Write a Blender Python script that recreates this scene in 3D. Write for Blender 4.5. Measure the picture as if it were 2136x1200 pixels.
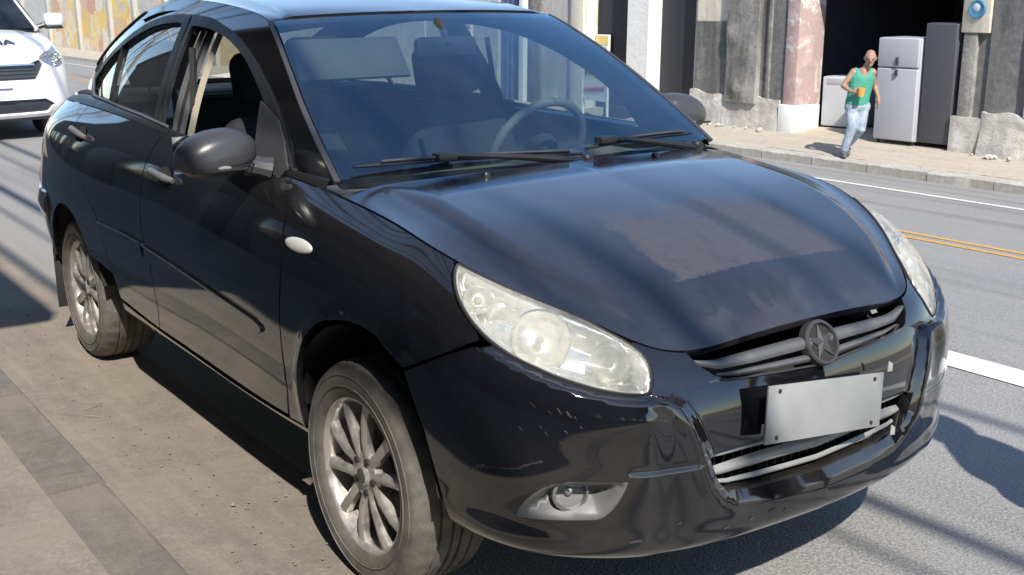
import bpy, bmesh, math, random
import numpy as np
from mathutils import Vector, Matrix, geometry, noise as mnoise
R=math.radians
for o in list(bpy.data.objects): bpy.data.objects.remove(o)
SC=bpy.context.scene
COL=SC.collection
# ------------------------------------------------------------------ camera
cam=bpy.data.cameras.new('camera'); co=bpy.data.objects.new('camera',cam); COL.objects.link(co)
cf=Vector((-.78815,.56314,-.24838)).normalized(); cr=Vector((.58336,.81216,-.00971)).normalized(); cu=cr.cross(cf)
mw=Matrix((cr,cu,-cf)).transposed().to_4x4(); mw.translation=Vector((2.41477,-2.03066,1.47098)); co.matrix_world=mw
cam.sensor_width=36; cam.lens=2404.37/2136*36; cam.clip_start=.05; cam.clip_end=2000
SC.camera=co
# ------------------------------------------------------------------ light
SA,SB=.90,.36                                    # shadow shift per metre of height: back, across
SUN=Vector((SA,-SB,1.0)).normalized()          # towards the sun
EL=math.asin(SUN.z); AZ=math.atan2(SUN.x,SUN.y)   # clockwise from +Y
w=bpy.data.worlds.new('World'); SC.world=w; w.use_nodes=True
nt=w.node_tree; nt.nodes.clear()
sky=nt.nodes.new('ShaderNodeTexSky'); sky.sky_type='NISHITA'; sky.sun_disc=False; sky.sun_elevation=EL; sky.sun_rotation=AZ
sky.air_density=1.0; sky.dust_density=.3; sky.ozone_density=2.2
bg=nt.nodes.new('ShaderNodeBackground'); bg.inputs[1].default_value=.15
wo=nt.nodes.new('ShaderNodeOutputWorld'); nt.links.new(sky.outputs[0],bg.inputs[0]); nt.links.new(bg.outputs[0],wo.inputs[0])
sl=bpy.data.lights.new('sun','SUN'); sl.energy=4.4; sl.angle=R(.55); sl.color=(1,.94,.85)
so=bpy.data.objects.new('sun',sl); COL.objects.link(so); so.rotation_euler=SUN.to_track_quat('Z','Y').to_euler(); so.location=(10,-4,14)
SC.view_settings.view_transform='Standard'; SC.view_settings.look='None'; SC.view_settings.exposure=.58; SC.view_settings.gamma=1
SC.view_settings.use_curve_mapping=False
SC.render.resolution_x=1024; SC.render.resolution_y=575
random.seed(7); rng=np.random.default_rng(5)
# ------------------------------------------------------------------ materials
MT={}
class NB:
    def __init__(s,name):
        s.m=bpy.data.materials.new(name); s.m.use_nodes=True; s.t=s.m.node_tree; s.t.nodes.clear()
        s.o=s.t.nodes.new('ShaderNodeOutputMaterial'); MT[name]=s.m
    def n(s,typ,**k):
        nd=s.t.nodes.new(typ)
        for a,b in k.items(): setattr(nd,a,b)
        return nd
    def l(s,a,b): s.t.links.new(a,b)
    def set(s,inp,val):
        if hasattr(val,'is_linked') or isinstance(val,bpy.types.NodeSocket): s.l(val,inp)
        else:
            if isinstance(val,(tuple,list)) and len(val)==3 and inp.type=='RGBA': val=(*val,1)
            inp.default_value=val
    def coord(s,kind='Object'): return s.n('ShaderNodeTexCoord').outputs[kind]
    def noise(s,scale,detail=4,rough=.55,vec=None,dist=0,out='Fac'):
        nd=s.n('ShaderNodeTexNoise'); nd.inputs['Scale'].default_value=scale; nd.inputs['Detail'].default_value=detail
        nd.inputs['Roughness'].default_value=rough; nd.inputs['Distortion'].default_value=dist
        s.l(vec if vec is not None else s.coord(),nd.inputs['Vector']); return nd.outputs[out]
    def ramp(s,fac,stops):
        nd=s.n('ShaderNodeValToRGB'); e=nd.color_ramp.elements
        while len(e)<len(stops): e.new(.5)
        for el,(p,c) in zip(e,stops):
            el.position=p; el.color=(*c,1) if isinstance(c,(tuple,list)) else (c,c,c,1)
        s.l(fac,nd.inputs[0]); return nd.outputs[0]
    def mix(s,fac,a,b,mode='MIX'):
        nd=s.n('ShaderNodeMix',data_type='RGBA',blend_type=mode); s.set(nd.inputs[0],fac); s.set(nd.inputs[6],a); s.set(nd.inputs[7],b); return nd.outputs[2]
    def math(s,op,a,b=0.,c=None,clamp=False):
        nd=s.n('ShaderNodeMath',operation=op,use_clamp=clamp); s.set(nd.inputs[0],a); s.set(nd.inputs[1],b)
        if c is not None: s.set(nd.inputs[2],c)
        return nd.outputs[0]
    def maprange(s,v,a,b,c=0.,d=1.,smooth=True):
        nd=s.n('ShaderNodeMapRange',interpolation_type='SMOOTHSTEP' if smooth else 'LINEAR'); s.set(nd.inputs[0],v)
        for i,q in enumerate((a,b,c,d)): nd.inputs[i+1].default_value=q
        return nd.outputs[0]
    def xyz(s,vec=None):
        nd=s.n('ShaderNodeSeparateXYZ'); s.l(vec if vec is not None else s.coord(),nd.inputs[0]); return nd.outputs
    def mapv(s,scale=(1,1,1),loc=(0,0,0),rot=(0,0,0),vec=None):
        nd=s.n('ShaderNodeMapping'); s.l(vec if vec is not None else s.coord(),nd.inputs[0])
        nd.inputs['Scale'].default_value=scale; nd.inputs['Location'].default_value=loc; nd.inputs['Rotation'].default_value=rot; return nd.outputs[0]
    def bump(s,h,strength=.3,dist=.01):
        nd=s.n('ShaderNodeBump'); nd.inputs['Strength'].default_value=strength; nd.inputs['Distance'].default_value=dist; s.l(h,nd.inputs['Height']); return nd.outputs[0]
    def bsdf(s,col=(.5,.5,.5),rough=.5,metal=0.,normal=None,coat=0.,coat_rough=.05,spec=.5,alpha=None,emit=None,estr=0.):
        p=s.n('ShaderNodeBsdfPrincipled'); s.set(p.inputs['Base Color'],col); s.set(p.inputs['Roughness'],rough); s.set(p.inputs['Metallic'],metal)
        s.set(p.inputs['Coat Weight'],coat); s.set(p.inputs['Coat Roughness'],coat_rough); s.set(p.inputs['Specular IOR Level'],spec)
        if normal is not None: s.l(normal,p.inputs['Normal'])
        return p.outputs[0]
    def out(s,sh): s.l(sh,s.o.inputs[0]); return s.m
def simple(name,col,rough=.5,metal=0.,coat=0.,var=.15,nscale=12.,bump=0.,bscale=60.,spec=.5):
    b=NB(name); n=b.noise(nscale,5,.6)
    c=b.mix(n,tuple(x*(1-var) for x in col),tuple(min(1,x*(1+var)) for x in col))
    r=b.maprange(n,.3,.7,max(.02,rough*.85),min(1,rough*1.15),False)
    nm=b.bump(b.noise(bscale,4),bump,.01) if bump else None
    return b.out(b.bsdf(c,r,metal,nm,coat,spec=spec))
# --- car paint : black clear-coat, road film low down, dust on top
def paint(name,base,fade=0.,dust=.035,dirt=.05,coatr=.035,patch=False,dcol=(.30,.25,.19)):
    b=NB(name); x,y,z=b.xyz(); n1=b.noise(5,6,.65); n2=b.noise(38,5,.7); n3=b.noise(1.7,3,.5)
    geo=b.n('ShaderNodeNewGeometry'); nz=b.xyz(geo.outputs['Normal'])[2]
    low=b.maprange(z,.72,.28,0,1)
    d1=b.math('MULTIPLY',low,b.maprange(b.math('MULTIPLY_ADD',n2,.35,b.math('MULTIPLY',n1,.75)),.40,.78,.12,1))
    d1=b.math('MULTIPLY',d1,dirt)
    up=b.maprange(nz,.25,.95,0,1); d2=b.math('MULTIPLY',up,b.maprange(b.math('ADD',b.math('MULTIPLY',n1,.6),b.math('MULTIPLY',n2,.4)),.30,.72,.45,1.2))
    d2=b.math('MULTIPLY',d2,dust)
    sp=b.maprange(b.noise(210,3,.7),.66,.74,0,.5)
    dd=b.math('ADD',b.math('ADD',d1,d2),b.math('MULTIPLY',sp,.05),clamp=True)
    dd=b.math('ADD',dd,b.math('MULTIPLY',b.maprange(n3,.4,.7,0,1),.006),clamp=True)
    rough=b.maprange(dd,0,.5,coatr,.6)
    if patch:   # peeled, chalky clear coat on the middle of the hood
        wob=b.math('MULTIPLY',b.math('SUBTRACT',b.noise(9,6,.7),.5),.22)
        w2=b.math('MULTIPLY',b.math('SUBTRACT',b.noise(60,4,.7),.5),.02)
        px=b.math('ADD',x,wob); xf=b.math('ADD',x,w2); py=b.math('ADD',y,b.math('MULTIPLY',wob,.6))
        m=b.math('MULTIPLY',b.maprange(px,.22,.36),b.maprange(xf,.583,.576))
        m=b.math('MULTIPLY',m,b.math('MULTIPLY',b.maprange(py,-.275,-.245),b.maprange(py,.37,.28)))
        m=b.math('MULTIPLY',m,b.maprange(b.noise(26,6,.75),.30,.55,.55,1))
        bnd=b.math('MULTIPLY',b.maprange(px,.655,.69),b.maprange(b.noise(7,4),.4,.6,.1,.55))
        m=b.math('MAXIMUM',m,bnd)
        st=b.math('MULTIPLY',b.maprange(b.noise(3,4,.6,b.mapv((1,4,1))),.42,.66),fade)
        pm=b.math('MAXIMUM',m,st)
        base=b.mix(pm,base,(.050,.046,.052)); rough=b.math('MAXIMUM',rough,b.math('MULTIPLY',pm,.5)); ct=b.math('SUBTRACT',1.,b.math('MULTIPLY',pm,.8))
    else: ct=1.
    col=b.mix(dd,base,dcol)
    h=b.bump(b.noise(600,2),.015,.001)
    return b.out(b.bsdf(col,rough,0,h,b.math('MULTIPLY',ct,b.math('SUBTRACT',1.,dd)),b.math('ADD',coatr,b.math('MULTIPLY',dd,.4)),.5))
paint('paint',(.0045,.005,.0075))
paint('paint_top',(.008,.009,.014),fade=.12,dust=.085,dirt=.03,coatr=.09,patch=True,dcol=(.20,.205,.26))
paint('paint_roof',(.008,.009,.013),dust=.08,dirt=.05,coatr=.10,dcol=(.20,.20,.235))
simple('rubber',(.018,.018,.018),.75,var=.3)
simple('trim_black',(.014,.014,.015),.42,var=.2)
simple('trim_grey',(.050,.050,.053),.36,var=.15,bump=.1,bscale=300)
simple('slat_grey',(.14,.14,.148),.38,.3,var=.2,nscale=30)
simple('slat_light',(.27,.27,.265),.42,.2,var=.15,nscale=40)
simple('fog_grey',(.125,.125,.125),.5,var=.15)
simple('chrome',(.75,.75,.74),.18,1.,var=.1)
simple('reflector',(.94,.94,.92),.20,.95,var=.05)
simple('cabin',(.022,.023,.026),.7,var=.25,bump=.15,bscale=250)
simple('cabin_grey',(.14,.14,.135),.65,var=.15)
simple('pillar_beige',(.42,.38,.30),.6,var=.12)
simple('seat_cloth',(.016,.017,.021),.9,var=.35,nscale=40)
simple('under',(.02,.019,.018),.9,var=.4)
simple('dirt_edge',(.30,.26,.20),.85,var=.3)
simple('steel_dark',(.05,.05,.05),.55,.6,var=.3)
simple('white_part',(.50,.49,.46),.4)
def schlick(b,ior):
    f0=((ior-1)/(ior+1))**2; lw=b.n('ShaderNodeLayerWeight'); lw.inputs[0].default_value=.5
    return b.math('MULTIPLY_ADD',b.math('POWER',lw.outputs['Facing'],4.),1-f0,f0,clamp=True)
def glass(name,tint,ior=1.5,gr=.0,dust=.03,boost=1.,gc=(1,1,1)):
    b=NB(name); t=b.n('ShaderNodeBsdfTransparent'); b.set(t.inputs[0],tint)
    g=b.n('ShaderNodeBsdfGlossy'); g.inputs['Roughness'].default_value=gr; g.inputs[0].default_value=(*gc,1)
    fr=schlick(b,ior)
    m=b.n('ShaderNodeMixShader'); b.l(b.math('MULTIPLY',fr,boost,clamp=True),m.inputs[0]); b.l(t.outputs[0],m.inputs[1]); b.l(g.outputs[0],m.inputs[2])
    d=b.n('ShaderNodeBsdfDiffuse'); d.inputs[0].default_value=(.45,.42,.38,1)
    m2=b.n('ShaderNodeMixShader'); n=b.noise(4,6,.7); b.l(b.maprange(n,.35,.75,dust*.4,dust*1.6),m2.inputs[0]); b.l(m.outputs[0],m2.inputs[1]); b.l(d.outputs[0],m2.inputs[2])
    return b.out(m2.outputs[0])
glass('windshield',(.72,.83,.86),1.9,.0,.014,1.75,(.55,.82,1.))
glass('side_glass',(.55,.60,.58),1.5,.0,.03)
glass('dark_glass',(.10,.13,.15),1.5,.02,.03)
glass('lamp_clear',(.9,.9,.9),1.45,.02,.05)
def lens():
    b=NB('lens'); t=b.n('ShaderNodeBsdfTransparent'); t.inputs[0].default_value=(.97,.97,.94,1)
    g=b.n('ShaderNodeBsdfGlossy'); g.inputs['Roughness'].default_value=.08
    fr=schlick(b,1.48)
    m=b.n('ShaderNodeMixShader'); b.l(fr,m.inputs[0]); b.l(t.outputs[0],m.inputs[1]); b.l(g.outputs[0],m.inputs[2])
    d=b.n('ShaderNodeBsdfDiffuse'); d.inputs[0].default_value=(.82,.80,.71,1); tr=b.n('ShaderNodeBsdfTranslucent'); tr.inputs[0].default_value=(.83,.81,.72,1)
    mm=b.n('ShaderNodeMixShader'); mm.inputs[0].default_value=.4; b.l(d.outputs[0],mm.inputs[1]); b.l(tr.outputs[0],mm.inputs[2])
    n=b.math('ADD',b.math('MULTIPLY',b.noise(7,5,.6),.7),b.math('MULTIPLY',b.noise(45,4),.3))
    m2=b.n('ShaderNodeMixShader'); b.l(b.maprange(n,.32,.68,.16,.50),m2.inputs[0]); b.l(m.outputs[0],m2.inputs[1]); b.l(mm.outputs[0],m2.inputs[2])
    b.out(m2.outputs[0])
lens()
def tyre_mat():
    b=NB('tyre'); n=b.noise(14,6,.7); n2=b.noise(3,3)
    c=b.mix(b.maprange(b.math('ADD',b.math('MULTIPLY',n,.6),b.math('MULTIPLY',n2,.4)),.3,.7),(.055,.052,.048),(.17,.155,.135))
    b.out(b.bsdf(c,.85,0,b.bump(b.noise(90,4),.2,.004)))
tyre_mat()
def alloy():
    b=NB('alloy'); n=b.noise(16,6,.7); d=b.maprange(n,.35,.75,.05,.55)
    b.out(b.bsdf(b.mix(d,(.50,.49,.47),(.30,.25,.20)),b.maprange(d,0,.6,.26,.6),b.maprange(d,0,.6,.75,.2)))
alloy()
# --- ground and masonry
def asphalt():
    b=NB('asphalt'); fine=b.noise(260,3,.7); mid=b.noise(45,4,.7); big=b.noise(.7,5,.6); st=b.noise(1.1,4,.6,b.mapv((.12,1.6,1)))
    v=b.n('ShaderNodeTexVoronoi'); v.inputs['Scale'].default_value=120; b.l(b.coord(),v.inputs['Vector'])
    gr=b.math('ADD',b.math('MULTIPLY',fine,.45),b.math('MULTIPLY',b.noise(85,3,.8),.55)); c=b.mix(b.maprange(gr,.34,.66,0,1,False),(.09,.089,.087),(.42,.415,.405))
    c=b.mix(b.math('MULTIPLY',b.maprange(v.outputs['Distance'],.0,.5,1,0),.22),c,(.36,.345,.32))
    c=b.mix(b.maprange(big,.35,.7,0,.5),c,(.31,.30,.285)); c=b.mix(b.maprange(st,.5,.75,0,.35),c,(.06,.06,.06))
    y=b.xyz()[1]; c=b.mix(b.math('MULTIPLY',b.maprange(b.math('ADD',y,b.math('MULTIPLY',big,.5)),.25,-.5),.6),c,(.30,.27,.225))
    cr_=b.n('ShaderNodeTexVoronoi',feature='DISTANCE_TO_EDGE'); cr_.inputs['Scale'].default_value=.55; b.l(b.mapv(vec=b.math('ADD',0,0)) if False else b.coord(),cr_.inputs['Vector'])
    h=b.math('ADD',b.math('MULTIPLY',fine,.5),b.math('ADD',b.math('MULTIPLY',mid,.5),b.math('MULTIPLY',v.outputs['Distance'],.8)))
    b.out(b.bsdf(c,.9,0,b.bump(h,.55,.006),spec=.3))
asphalt()
def concrete(name,a,bc,sand=(.42,.36,.28),sa=.5,crack=True,bumps=.35,streak=True,scale=1.):
    b=NB(name); fine=b.noise(180,4,.7); mid=b.noise(14,5,.65); big=b.noise(1.6*scale,5,.62,dist=.3)
    st=b.noise(3.2,5,.65,b.mapv((.22,2.2,1)))
    c=b.mix(b.maprange(mid,.3,.7),a,bc); gr=b.math('ADD',b.math('MULTIPLY',fine,.4),b.math('MULTIPLY',b.noise(75,3,.8),.6)); c=b.mix(b.maprange(gr,.42,.68,0,.6,False),c,tuple(x*.5 for x in a)); c=b.mix(b.maprange(gr,.42,.28,0,.4,False),c,tuple(min(1,x*1.5) for x in bc))
    c=b.mix(b.math('MULTIPLY',b.maprange(big,.36,.62),sa),c,sand)
    if streak: c=b.mix(b.maprange(st,.5,.72,0,.45),c,tuple(x*.62 for x in bc)); c=b.mix(b.maprange(st,.48,.3,0,.35),c,tuple(min(1,x*1.25) for x in sand))
    h=b.math('ADD',b.math('MULTIPLY',fine,.35),b.math('MULTIPLY',mid,.8))
    if crack:
        vo=b.n('ShaderNodeTexVoronoi',feature='DISTANCE_TO_EDGE'); vo.inputs['Scale'].default_value=1.3
        wv=b.n('ShaderNodeVectorMath',operation='ADD'); b.l(b.coord(),wv.inputs[0])
        wn=b.n('ShaderNodeVectorMath',operation='SCALE'); b.l(b.noise(5,5,.6,out='Color'),wn.inputs[0]); wn.inputs[3].default_value=.35; b.l(wn.outputs[0],wv.inputs[1]); b.l(wv.outputs[0],vo.inputs['Vector'])
        ck=b.math('MULTIPLY',b.maprange(vo.outputs[0],.006,.0,0,.8),b.maprange(big,.45,.6))
        c=b.mix(ck,c,(.09,.075,.06)); h=b.math('SUBTRACT',h,b.math('MULTIPLY',ck,.6))
    return b.out(b.bsdf(c,.92,0,b.bump(h,bumps,.012),spec=.25))
concrete('gutter',(.205,.182,.152),(.255,.226,.188),(.275,.235,.186),.6,crack=False,bumps=.6)
concrete('kerb_stone',(.155,.143,.128),(.205,.19,.17),(.235,.203,.164),.6,crack=False)
concrete('pavement_near',(.225,.202,.17),(.28,.252,.21),(.295,.257,.205),.5,crack=False,bumps=.6)
concrete('pavement_far',(.40,.37,.31),(.50,.46,.39),(.46,.39,.30),.5,bumps=.5)
concrete('kerb_far',(.42,.40,.36),(.58,.55,.49),(.30,.27,.23),.45,crack=False,bumps=.6)
concrete('ground',(.2,.18,.15),(.26,.24,.2),crack=False)
def roadpaint(name,col,wear=.5):
    b=NB(name); n=b.noise(30,6,.75); n2=b.noise(160,3,.7); k=b.maprange(b.math('ADD',b.math('MULTIPLY',n,.65),b.math('MULTIPLY',n2,.35)),wear-.06,wear+.08)
    b.out(b.bsdf(b.mix(k,col,(.17,.165,.155)),.8,0,b.bump(n2,.4,.004)))
roadpaint('road_white',(.72,.71,.67),.60); roadpaint('road_yellow',(.62,.34,.07),.55)
def plaster(name,a,bb,stain=(.10,.095,.09),sa=.6,bumps=.35,st_scale=1.3,patch=None):
    b=NB(name); n=b.noise(2.2,6,.65,dist=.4); m=b.noise(11,6,.7); f=b.noise(70,4,.7)
    v=b.noise(st_scale,6,.65,b.mapv((2.4,2.4,.35)))
    c=b.mix(b.maprange(m,.3,.7),a,bb); c=b.mix(b.math('MULTIPLY',b.maprange(v,.42,.66),sa),c,stain)
    c=b.mix(b.maprange(n,.54,.66,0,.28),c,tuple(min(1,x*1.7) for x in bb)); c=b.mix(b.maprange(f,.55,.75,0,.35),c,tuple(x*.5 for x in a))
    if patch: c=b.mix(b.maprange(b.noise(1.7,5,.7,dist=1.),.52,.57),c,patch)
    h=b.math('ADD',m,b.math('MULTIPLY',f,.5)); return b.out(b.bsdf(c,.93,0,b.bump(h,bumps,.03),spec=.2))
plaster('plaster_dark',(.15,.146,.142),(.215,.21,.203),(.07,.07,.07))
plaster('plaster_rough',(.25,.24,.22),(.36,.345,.315),(.08,.08,.08),.7,.8)
plaster('plaster_cream',(.66,.60,.48),(.74,.69,.57),(.30,.27,.22),.3)
plaster('plaster_pale',(.44,.43,.39),(.52,.51,.47),(.22,.21,.19),.35)
plaster('plaster_pink',(.50,.36,.33),(.58,.43,.40),(.35,.30,.28),.4,patch=(.68,.64,.60))
plaster('plaster_white',(.80,.79,.76),(.86,.85,.82),(.5,.48,.44),.18)
plaster('rubble',(.52,.49,.44),(.66,.63,.57),(.19,.18,.165),.4,1.)
plaster('plaster_near',(.075,.072,.072),(.105,.10,.10),(.1,.1,.1),.5)
simple('dark_room',(.13,.125,.15),.9,var=.4,nscale=3)
simple('door_dark',(.022,.024,.032),.6,var=.25,nscale=5)  # dark doors and crate; also paints the shade inside the shop doorways
simple('fridge_white',(.44,.445,.48),.35,var=.04,nscale=3); simple('fridge_grey',(.52,.54,.57),.4,var=.06,nscale=3); simple('fridge_dark',(.080,.080,.092),.5,var=.2)
simple('yellow_paint',(.75,.60,.22),.7,var=.15); simple('blue_sign',(.06,.22,.36),.4,var=.2); simple('blue_panel',(.09,.13,.24),.5,var=.3,nscale=6)
simple('sign_white',(.80,.80,.78),.5,var=.05); simple('sign_yellow',(.75,.68,.16),.5,var=.08); simple('red_print',(.45,.04,.06),.5,var=.1); simple('dark_print',(.03,.05,.03),.5)
simple('cable',(.012,.012,.012),.7); simple('pole',(.33,.32,.30),.9,var=.2,bump=.3)
simple('skin',(.46,.28,.20),.55,var=.12,nscale=9); simple('skin_pale',(.33,.20,.14),.5,var=.1,nscale=9); simple('grey_hair',(.45,.43,.41),.8,var=.25,nscale=60)
simple('tank_green',(.06,.31,.215),.85,var=.12,nscale=20,bump=.3,bscale=30); simple('shoe',(.10,.10,.11),.7); simple('orange_cup',(.70,.33,.08),.5)
simple('grey_shirt',(.30,.31,.33),.85,var=.1); simple('dark_trousers',(.05,.05,.055),.85,var=.2); simple('dark_hair',(.03,.025,.02),.7)
def denim():
    b=NB('denim'); n=b.noise(9,5,.65); f=b.noise(90,3); c=b.mix(b.maprange(n,.33,.68),(.24,.30,.39),(.44,.50,.58)); b.out(b.bsdf(c,.9,0,b.bump(b.math('ADD',n,f),.6,.02)))
denim()
def police_white():
    b=NB('police_white'); n=b.noise(3,4); b.out(b.bsdf(b.mix(n,(.76,.76,.76),(.82,.82,.81)),.25,0,None,.6))
police_white()
simple('police_red',(.42,.06,.05),.35,coat=.5); simple('police_peach',(.75,.45,.30),.4); simple('police_black',(.03,.035,.05),.4)
def graffiti():
    b=NB('graffiti_wall'); n=b.noise(.34,5,.6,dist=.8); m=b.noise(2.4,6,.7); v=b.n('ShaderNodeTexVoronoi'); v.inputs['Scale'].default_value=.8
    dv=b.n('ShaderNodeVectorMath',operation='ADD'); b.l(b.coord(),dv.inputs[0]); b.l(b.noise(1.6,4,.6,out='Color'),dv.inputs[1]); b.l(dv.outputs[0],v.inputs['Vector'])
    x,y,z=b.xyz()
    art=b.ramp(v.outputs['Color'],[(0,(.72,.36,.06)),(.3,(.80,.55,.12)),(.5,(.74,.66,.50)),(.72,(.60,.28,.16)),(1,(.82,.68,.20))])
    c=b.mix(b.maprange(m,.3,.7),(.42,.42,.40),(.55,.545,.52))
    reg=b.math('MULTIPLY',b.maprange(x,-12.5,-11.),b.maprange(x,2.,.5)); n=b.math('ADD',n,b.math('MULTIPLY_ADD',reg,.16,-.06))
    k=b.math('MULTIPLY',b.maprange(n,.46,.54),b.math('MULTIPLY',b.maprange(z,-.15,.2),b.maprange(m,.36,.5,.25,1)))
    c=b.mix(b.math('MULTIPLY',k,.85),c,art); c=b.mix(b.maprange(b.noise(5,5,.7),.6,.66,0,.6),c,(.22,.20,.20))
    b.out(b.bsdf(c,.9,0,b.bump(m,.3,.02)))
graffiti()
simple('plate',(.27,.275,.275),.5,var=.35,nscale=7)

simple('mirror_plastic',(.052,.052,.056),.33,var=.12,bump=.05,bscale=300)
simple('handle_grey',(.13,.13,.135),.35,var=.15)
simple('visor_grey',(.075,.075,.075),.7)
# ---- smooth tensor surface through a net of sections --------------------
def nspl(t):
    n=len(t); h=np.diff(t); A=np.eye(n); 
    for i in range(1,n-1): A[i,i-1]=h[i-1]; A[i,i]=2*(h[i-1]+h[i]); A[i,i+1]=h[i]
    B=np.zeros((n,n))
    for i in range(1,n-1):
        B[i,i-1]+=6/h[i-1]; B[i,i]-=6/h[i-1]+6/h[i]; B[i,i+1]+=6/h[i]
    return np.linalg.solve(A,B)
def smat(t,q,M):
    q=np.clip(np.asarray(q,float),t[0],t[-1]); k=np.clip(np.searchsorted(t,q)-1,0,len(t)-2)
    h=t[k+1]-t[k]; a=(t[k+1]-q)/h; b=1-a; n=len(t); R=np.zeros((len(q),n)); I=np.arange(len(q))
    R[I,k]+=a; R[I,k+1]+=b
    R+=(((a**3-a)*h*h/6)[:,None])*M[k]+(((b**3-b)*h*h/6)[:,None])*M[k+1]
    return R
class Net:
    def __init__(s,P):
        s.P=P=np.array(P,float)
        s.tu=np.r_[0,np.cumsum(np.linalg.norm(np.diff(P,axis=0),axis=2).mean(1))]
        s.tv=np.r_[0,np.cumsum(np.linalg.norm(np.diff(P,axis=1),axis=2).mean(0))]
        s.Mu=nspl(s.tu); s.Mv=nspl(s.tv)
    def ev(s,u,v):
        A=smat(s.tu,np.atleast_1d(u),s.Mu); B=smat(s.tv,np.atleast_1d(v),s.Mv)
        return np.einsum('qi,qj,ijk->qk',A,B,s.P)
def sec(x,a): return [(x,y,z) for y,z in a]
WALL=Net([
 [(.745,0,.262),(.785,0,.278),(.815,0,.35),(.83,0,.45),(.832,0,.53),(.825,0,.60),(.807,0,.66),(.785,0,.705),(.755,0,.738)],
 [(.732,.22,.263),(.772,.225,.278),(.802,.23,.35),(.817,.23,.45),(.819,.23,.53),(.81,.23,.60),(.79,.23,.66),(.767,.225,.70),(.74,.22,.729)],
 [(.70,.405,.266),(.738,.415,.28),(.768,.425,.35),(.784,.43,.44),(.786,.43,.53),(.778,.43,.60),(.757,.425,.66),(.732,.42,.703),(.705,.41,.733)],
 [(.63,.56,.276),(.67,.575,.29),(.70,.588,.36),(.713,.594,.45),(.713,.595,.535),(.70,.592,.61),(.672,.583,.685),(.628,.562,.75),(.575,.53,.795)],
 [(.535,.69,.298),(.572,.707,.313),(.592,.72,.38),(.598,.726,.465),(.592,.726,.545),(.575,.721,.63),(.542,.708,.715),(.492,.677,.795),(.435,.625,.85)],
 [(.40,.762,.325),(.42,.778,.34),(.425,.79,.40),(.42,.796,.475),(.41,.797,.56),(.395,.793,.65),(.37,.78,.745),(.335,.745,.835),(.29,.683,.898)],
 sec(.05,[(.77,.32),(.79,.34),(.808,.42),(.815,.50),(.817,.58),(.813,.67),(.80,.77),(.765,.875),(.69,.942)]),
 sec(-.4,[(.755,.30),(.785,.318),(.808,.40),(.82,.49),(.824,.59),(.821,.69),(.808,.80),(.772,.91),(.702,.985)]),
 sec(-1.0,[(.755,.30),(.785,.318),(.808,.40),(.82,.49),(.825,.59),(.824,.69),(.812,.80),(.782,.92),(.725,1.005)]),
 sec(-1.7,[(.755,.305),(.785,.323),(.808,.40),(.82,.49),(.825,.59),(.824,.69),(.812,.80),(.782,.93),(.715,1.035)]),
 sec(-2.3,[(.755,.315),(.785,.335),(.808,.41),(.82,.50),(.825,.60),(.822,.70),(.808,.82),(.77,.95),(.69,1.045)]),
 sec(-2.75,[(.735,.32),(.765,.34),(.79,.41),(.802,.50),(.806,.60),(.80,.70),(.785,.82),(.745,.95),(.665,1.04)]),
 [(-3.0,.67,.33),(-3.04,.69,.35),(-3.07,.71,.42),(-3.08,.725,.50),(-3.08,.73,.60),(-3.07,.725,.70),(-3.05,.71,.82),(-3.02,.68,.94),(-2.97,.61,1.03)],
 [(-3.17,.48,.33),(-3.22,.49,.35),(-3.25,.50,.42),(-3.27,.51,.50),(-3.265,.515,.60),(-3.25,.515,.70),(-3.23,.51,.82),(-3.2,.49,.94),(-3.14,.45,1.025)],
 [(-3.24,.24,.33),(-3.28,.24,.35),(-3.31,.245,.42),(-3.325,.25,.50),(-3.32,.25,.60),(-3.305,.25,.70),(-3.285,.25,.82),(-3.255,.24,.94),(-3.2,.22,1.025)],
 [(-3.26,0,.33),(-3.3,0,.35),(-3.33,0,.42),(-3.34,0,.50),(-3.335,0,.60),(-3.32,0,.70),(-3.3,0,.82),(-3.27,0,.94),(-3.22,0,1.025)]])
def GRN(x,z):
    x=np.asarray(x,float);z=np.asarray(z,float);d=z-1.0
    y=.722-.30*d-.45*np.maximum(d,0)**2-.053*(x+1.2)**2-.03*np.maximum(-x-2.2,0)**2
    return np.stack([x,y,z],-1)
# ------------------------------------------------------------------ geometry helpers
def mk(name,verts,faces,mat,parent=None,angle=35,smooth=True,fmats=None,mats=None,vn=None):
    me=bpy.data.meshes.new(name); me.from_pydata([tuple(v) for v in verts],[],faces)
    me.update()
    if mats:
        for m in mats: me.materials.append(MT[m])
        me.polygons.foreach_set('material_index',fmats)
    else: me.materials.append(MT[mat])
    if smooth:
        me.polygons.foreach_set('use_smooth',[True]*len(me.polygons))
        if vn is None: me.set_sharp_from_angle(angle=R(angle))
        else: me.normals_split_custom_set_from_vertices([tuple(n) for n in vn])
    o=bpy.data.objects.new(name,me); COL.objects.link(o)
    if parent is not None: o.parent=parent
    return o
def tag(o,label=None,cat=None,group=None,kind=None):
    if label: o['label']=label
    if cat: o['category']=cat
    if group: o['group']=group
    if kind: o['kind']=kind
    return o
def empty(name,loc=(0,0,0),rz=0.,label=None,cat=None,group=None):
    o=bpy.data.objects.new(name,None); COL.objects.link(o); o.location=loc; o.rotation_euler=(0,0,rz); o.empty_display_size=.2
    return tag(o,label,cat,group)
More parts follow.
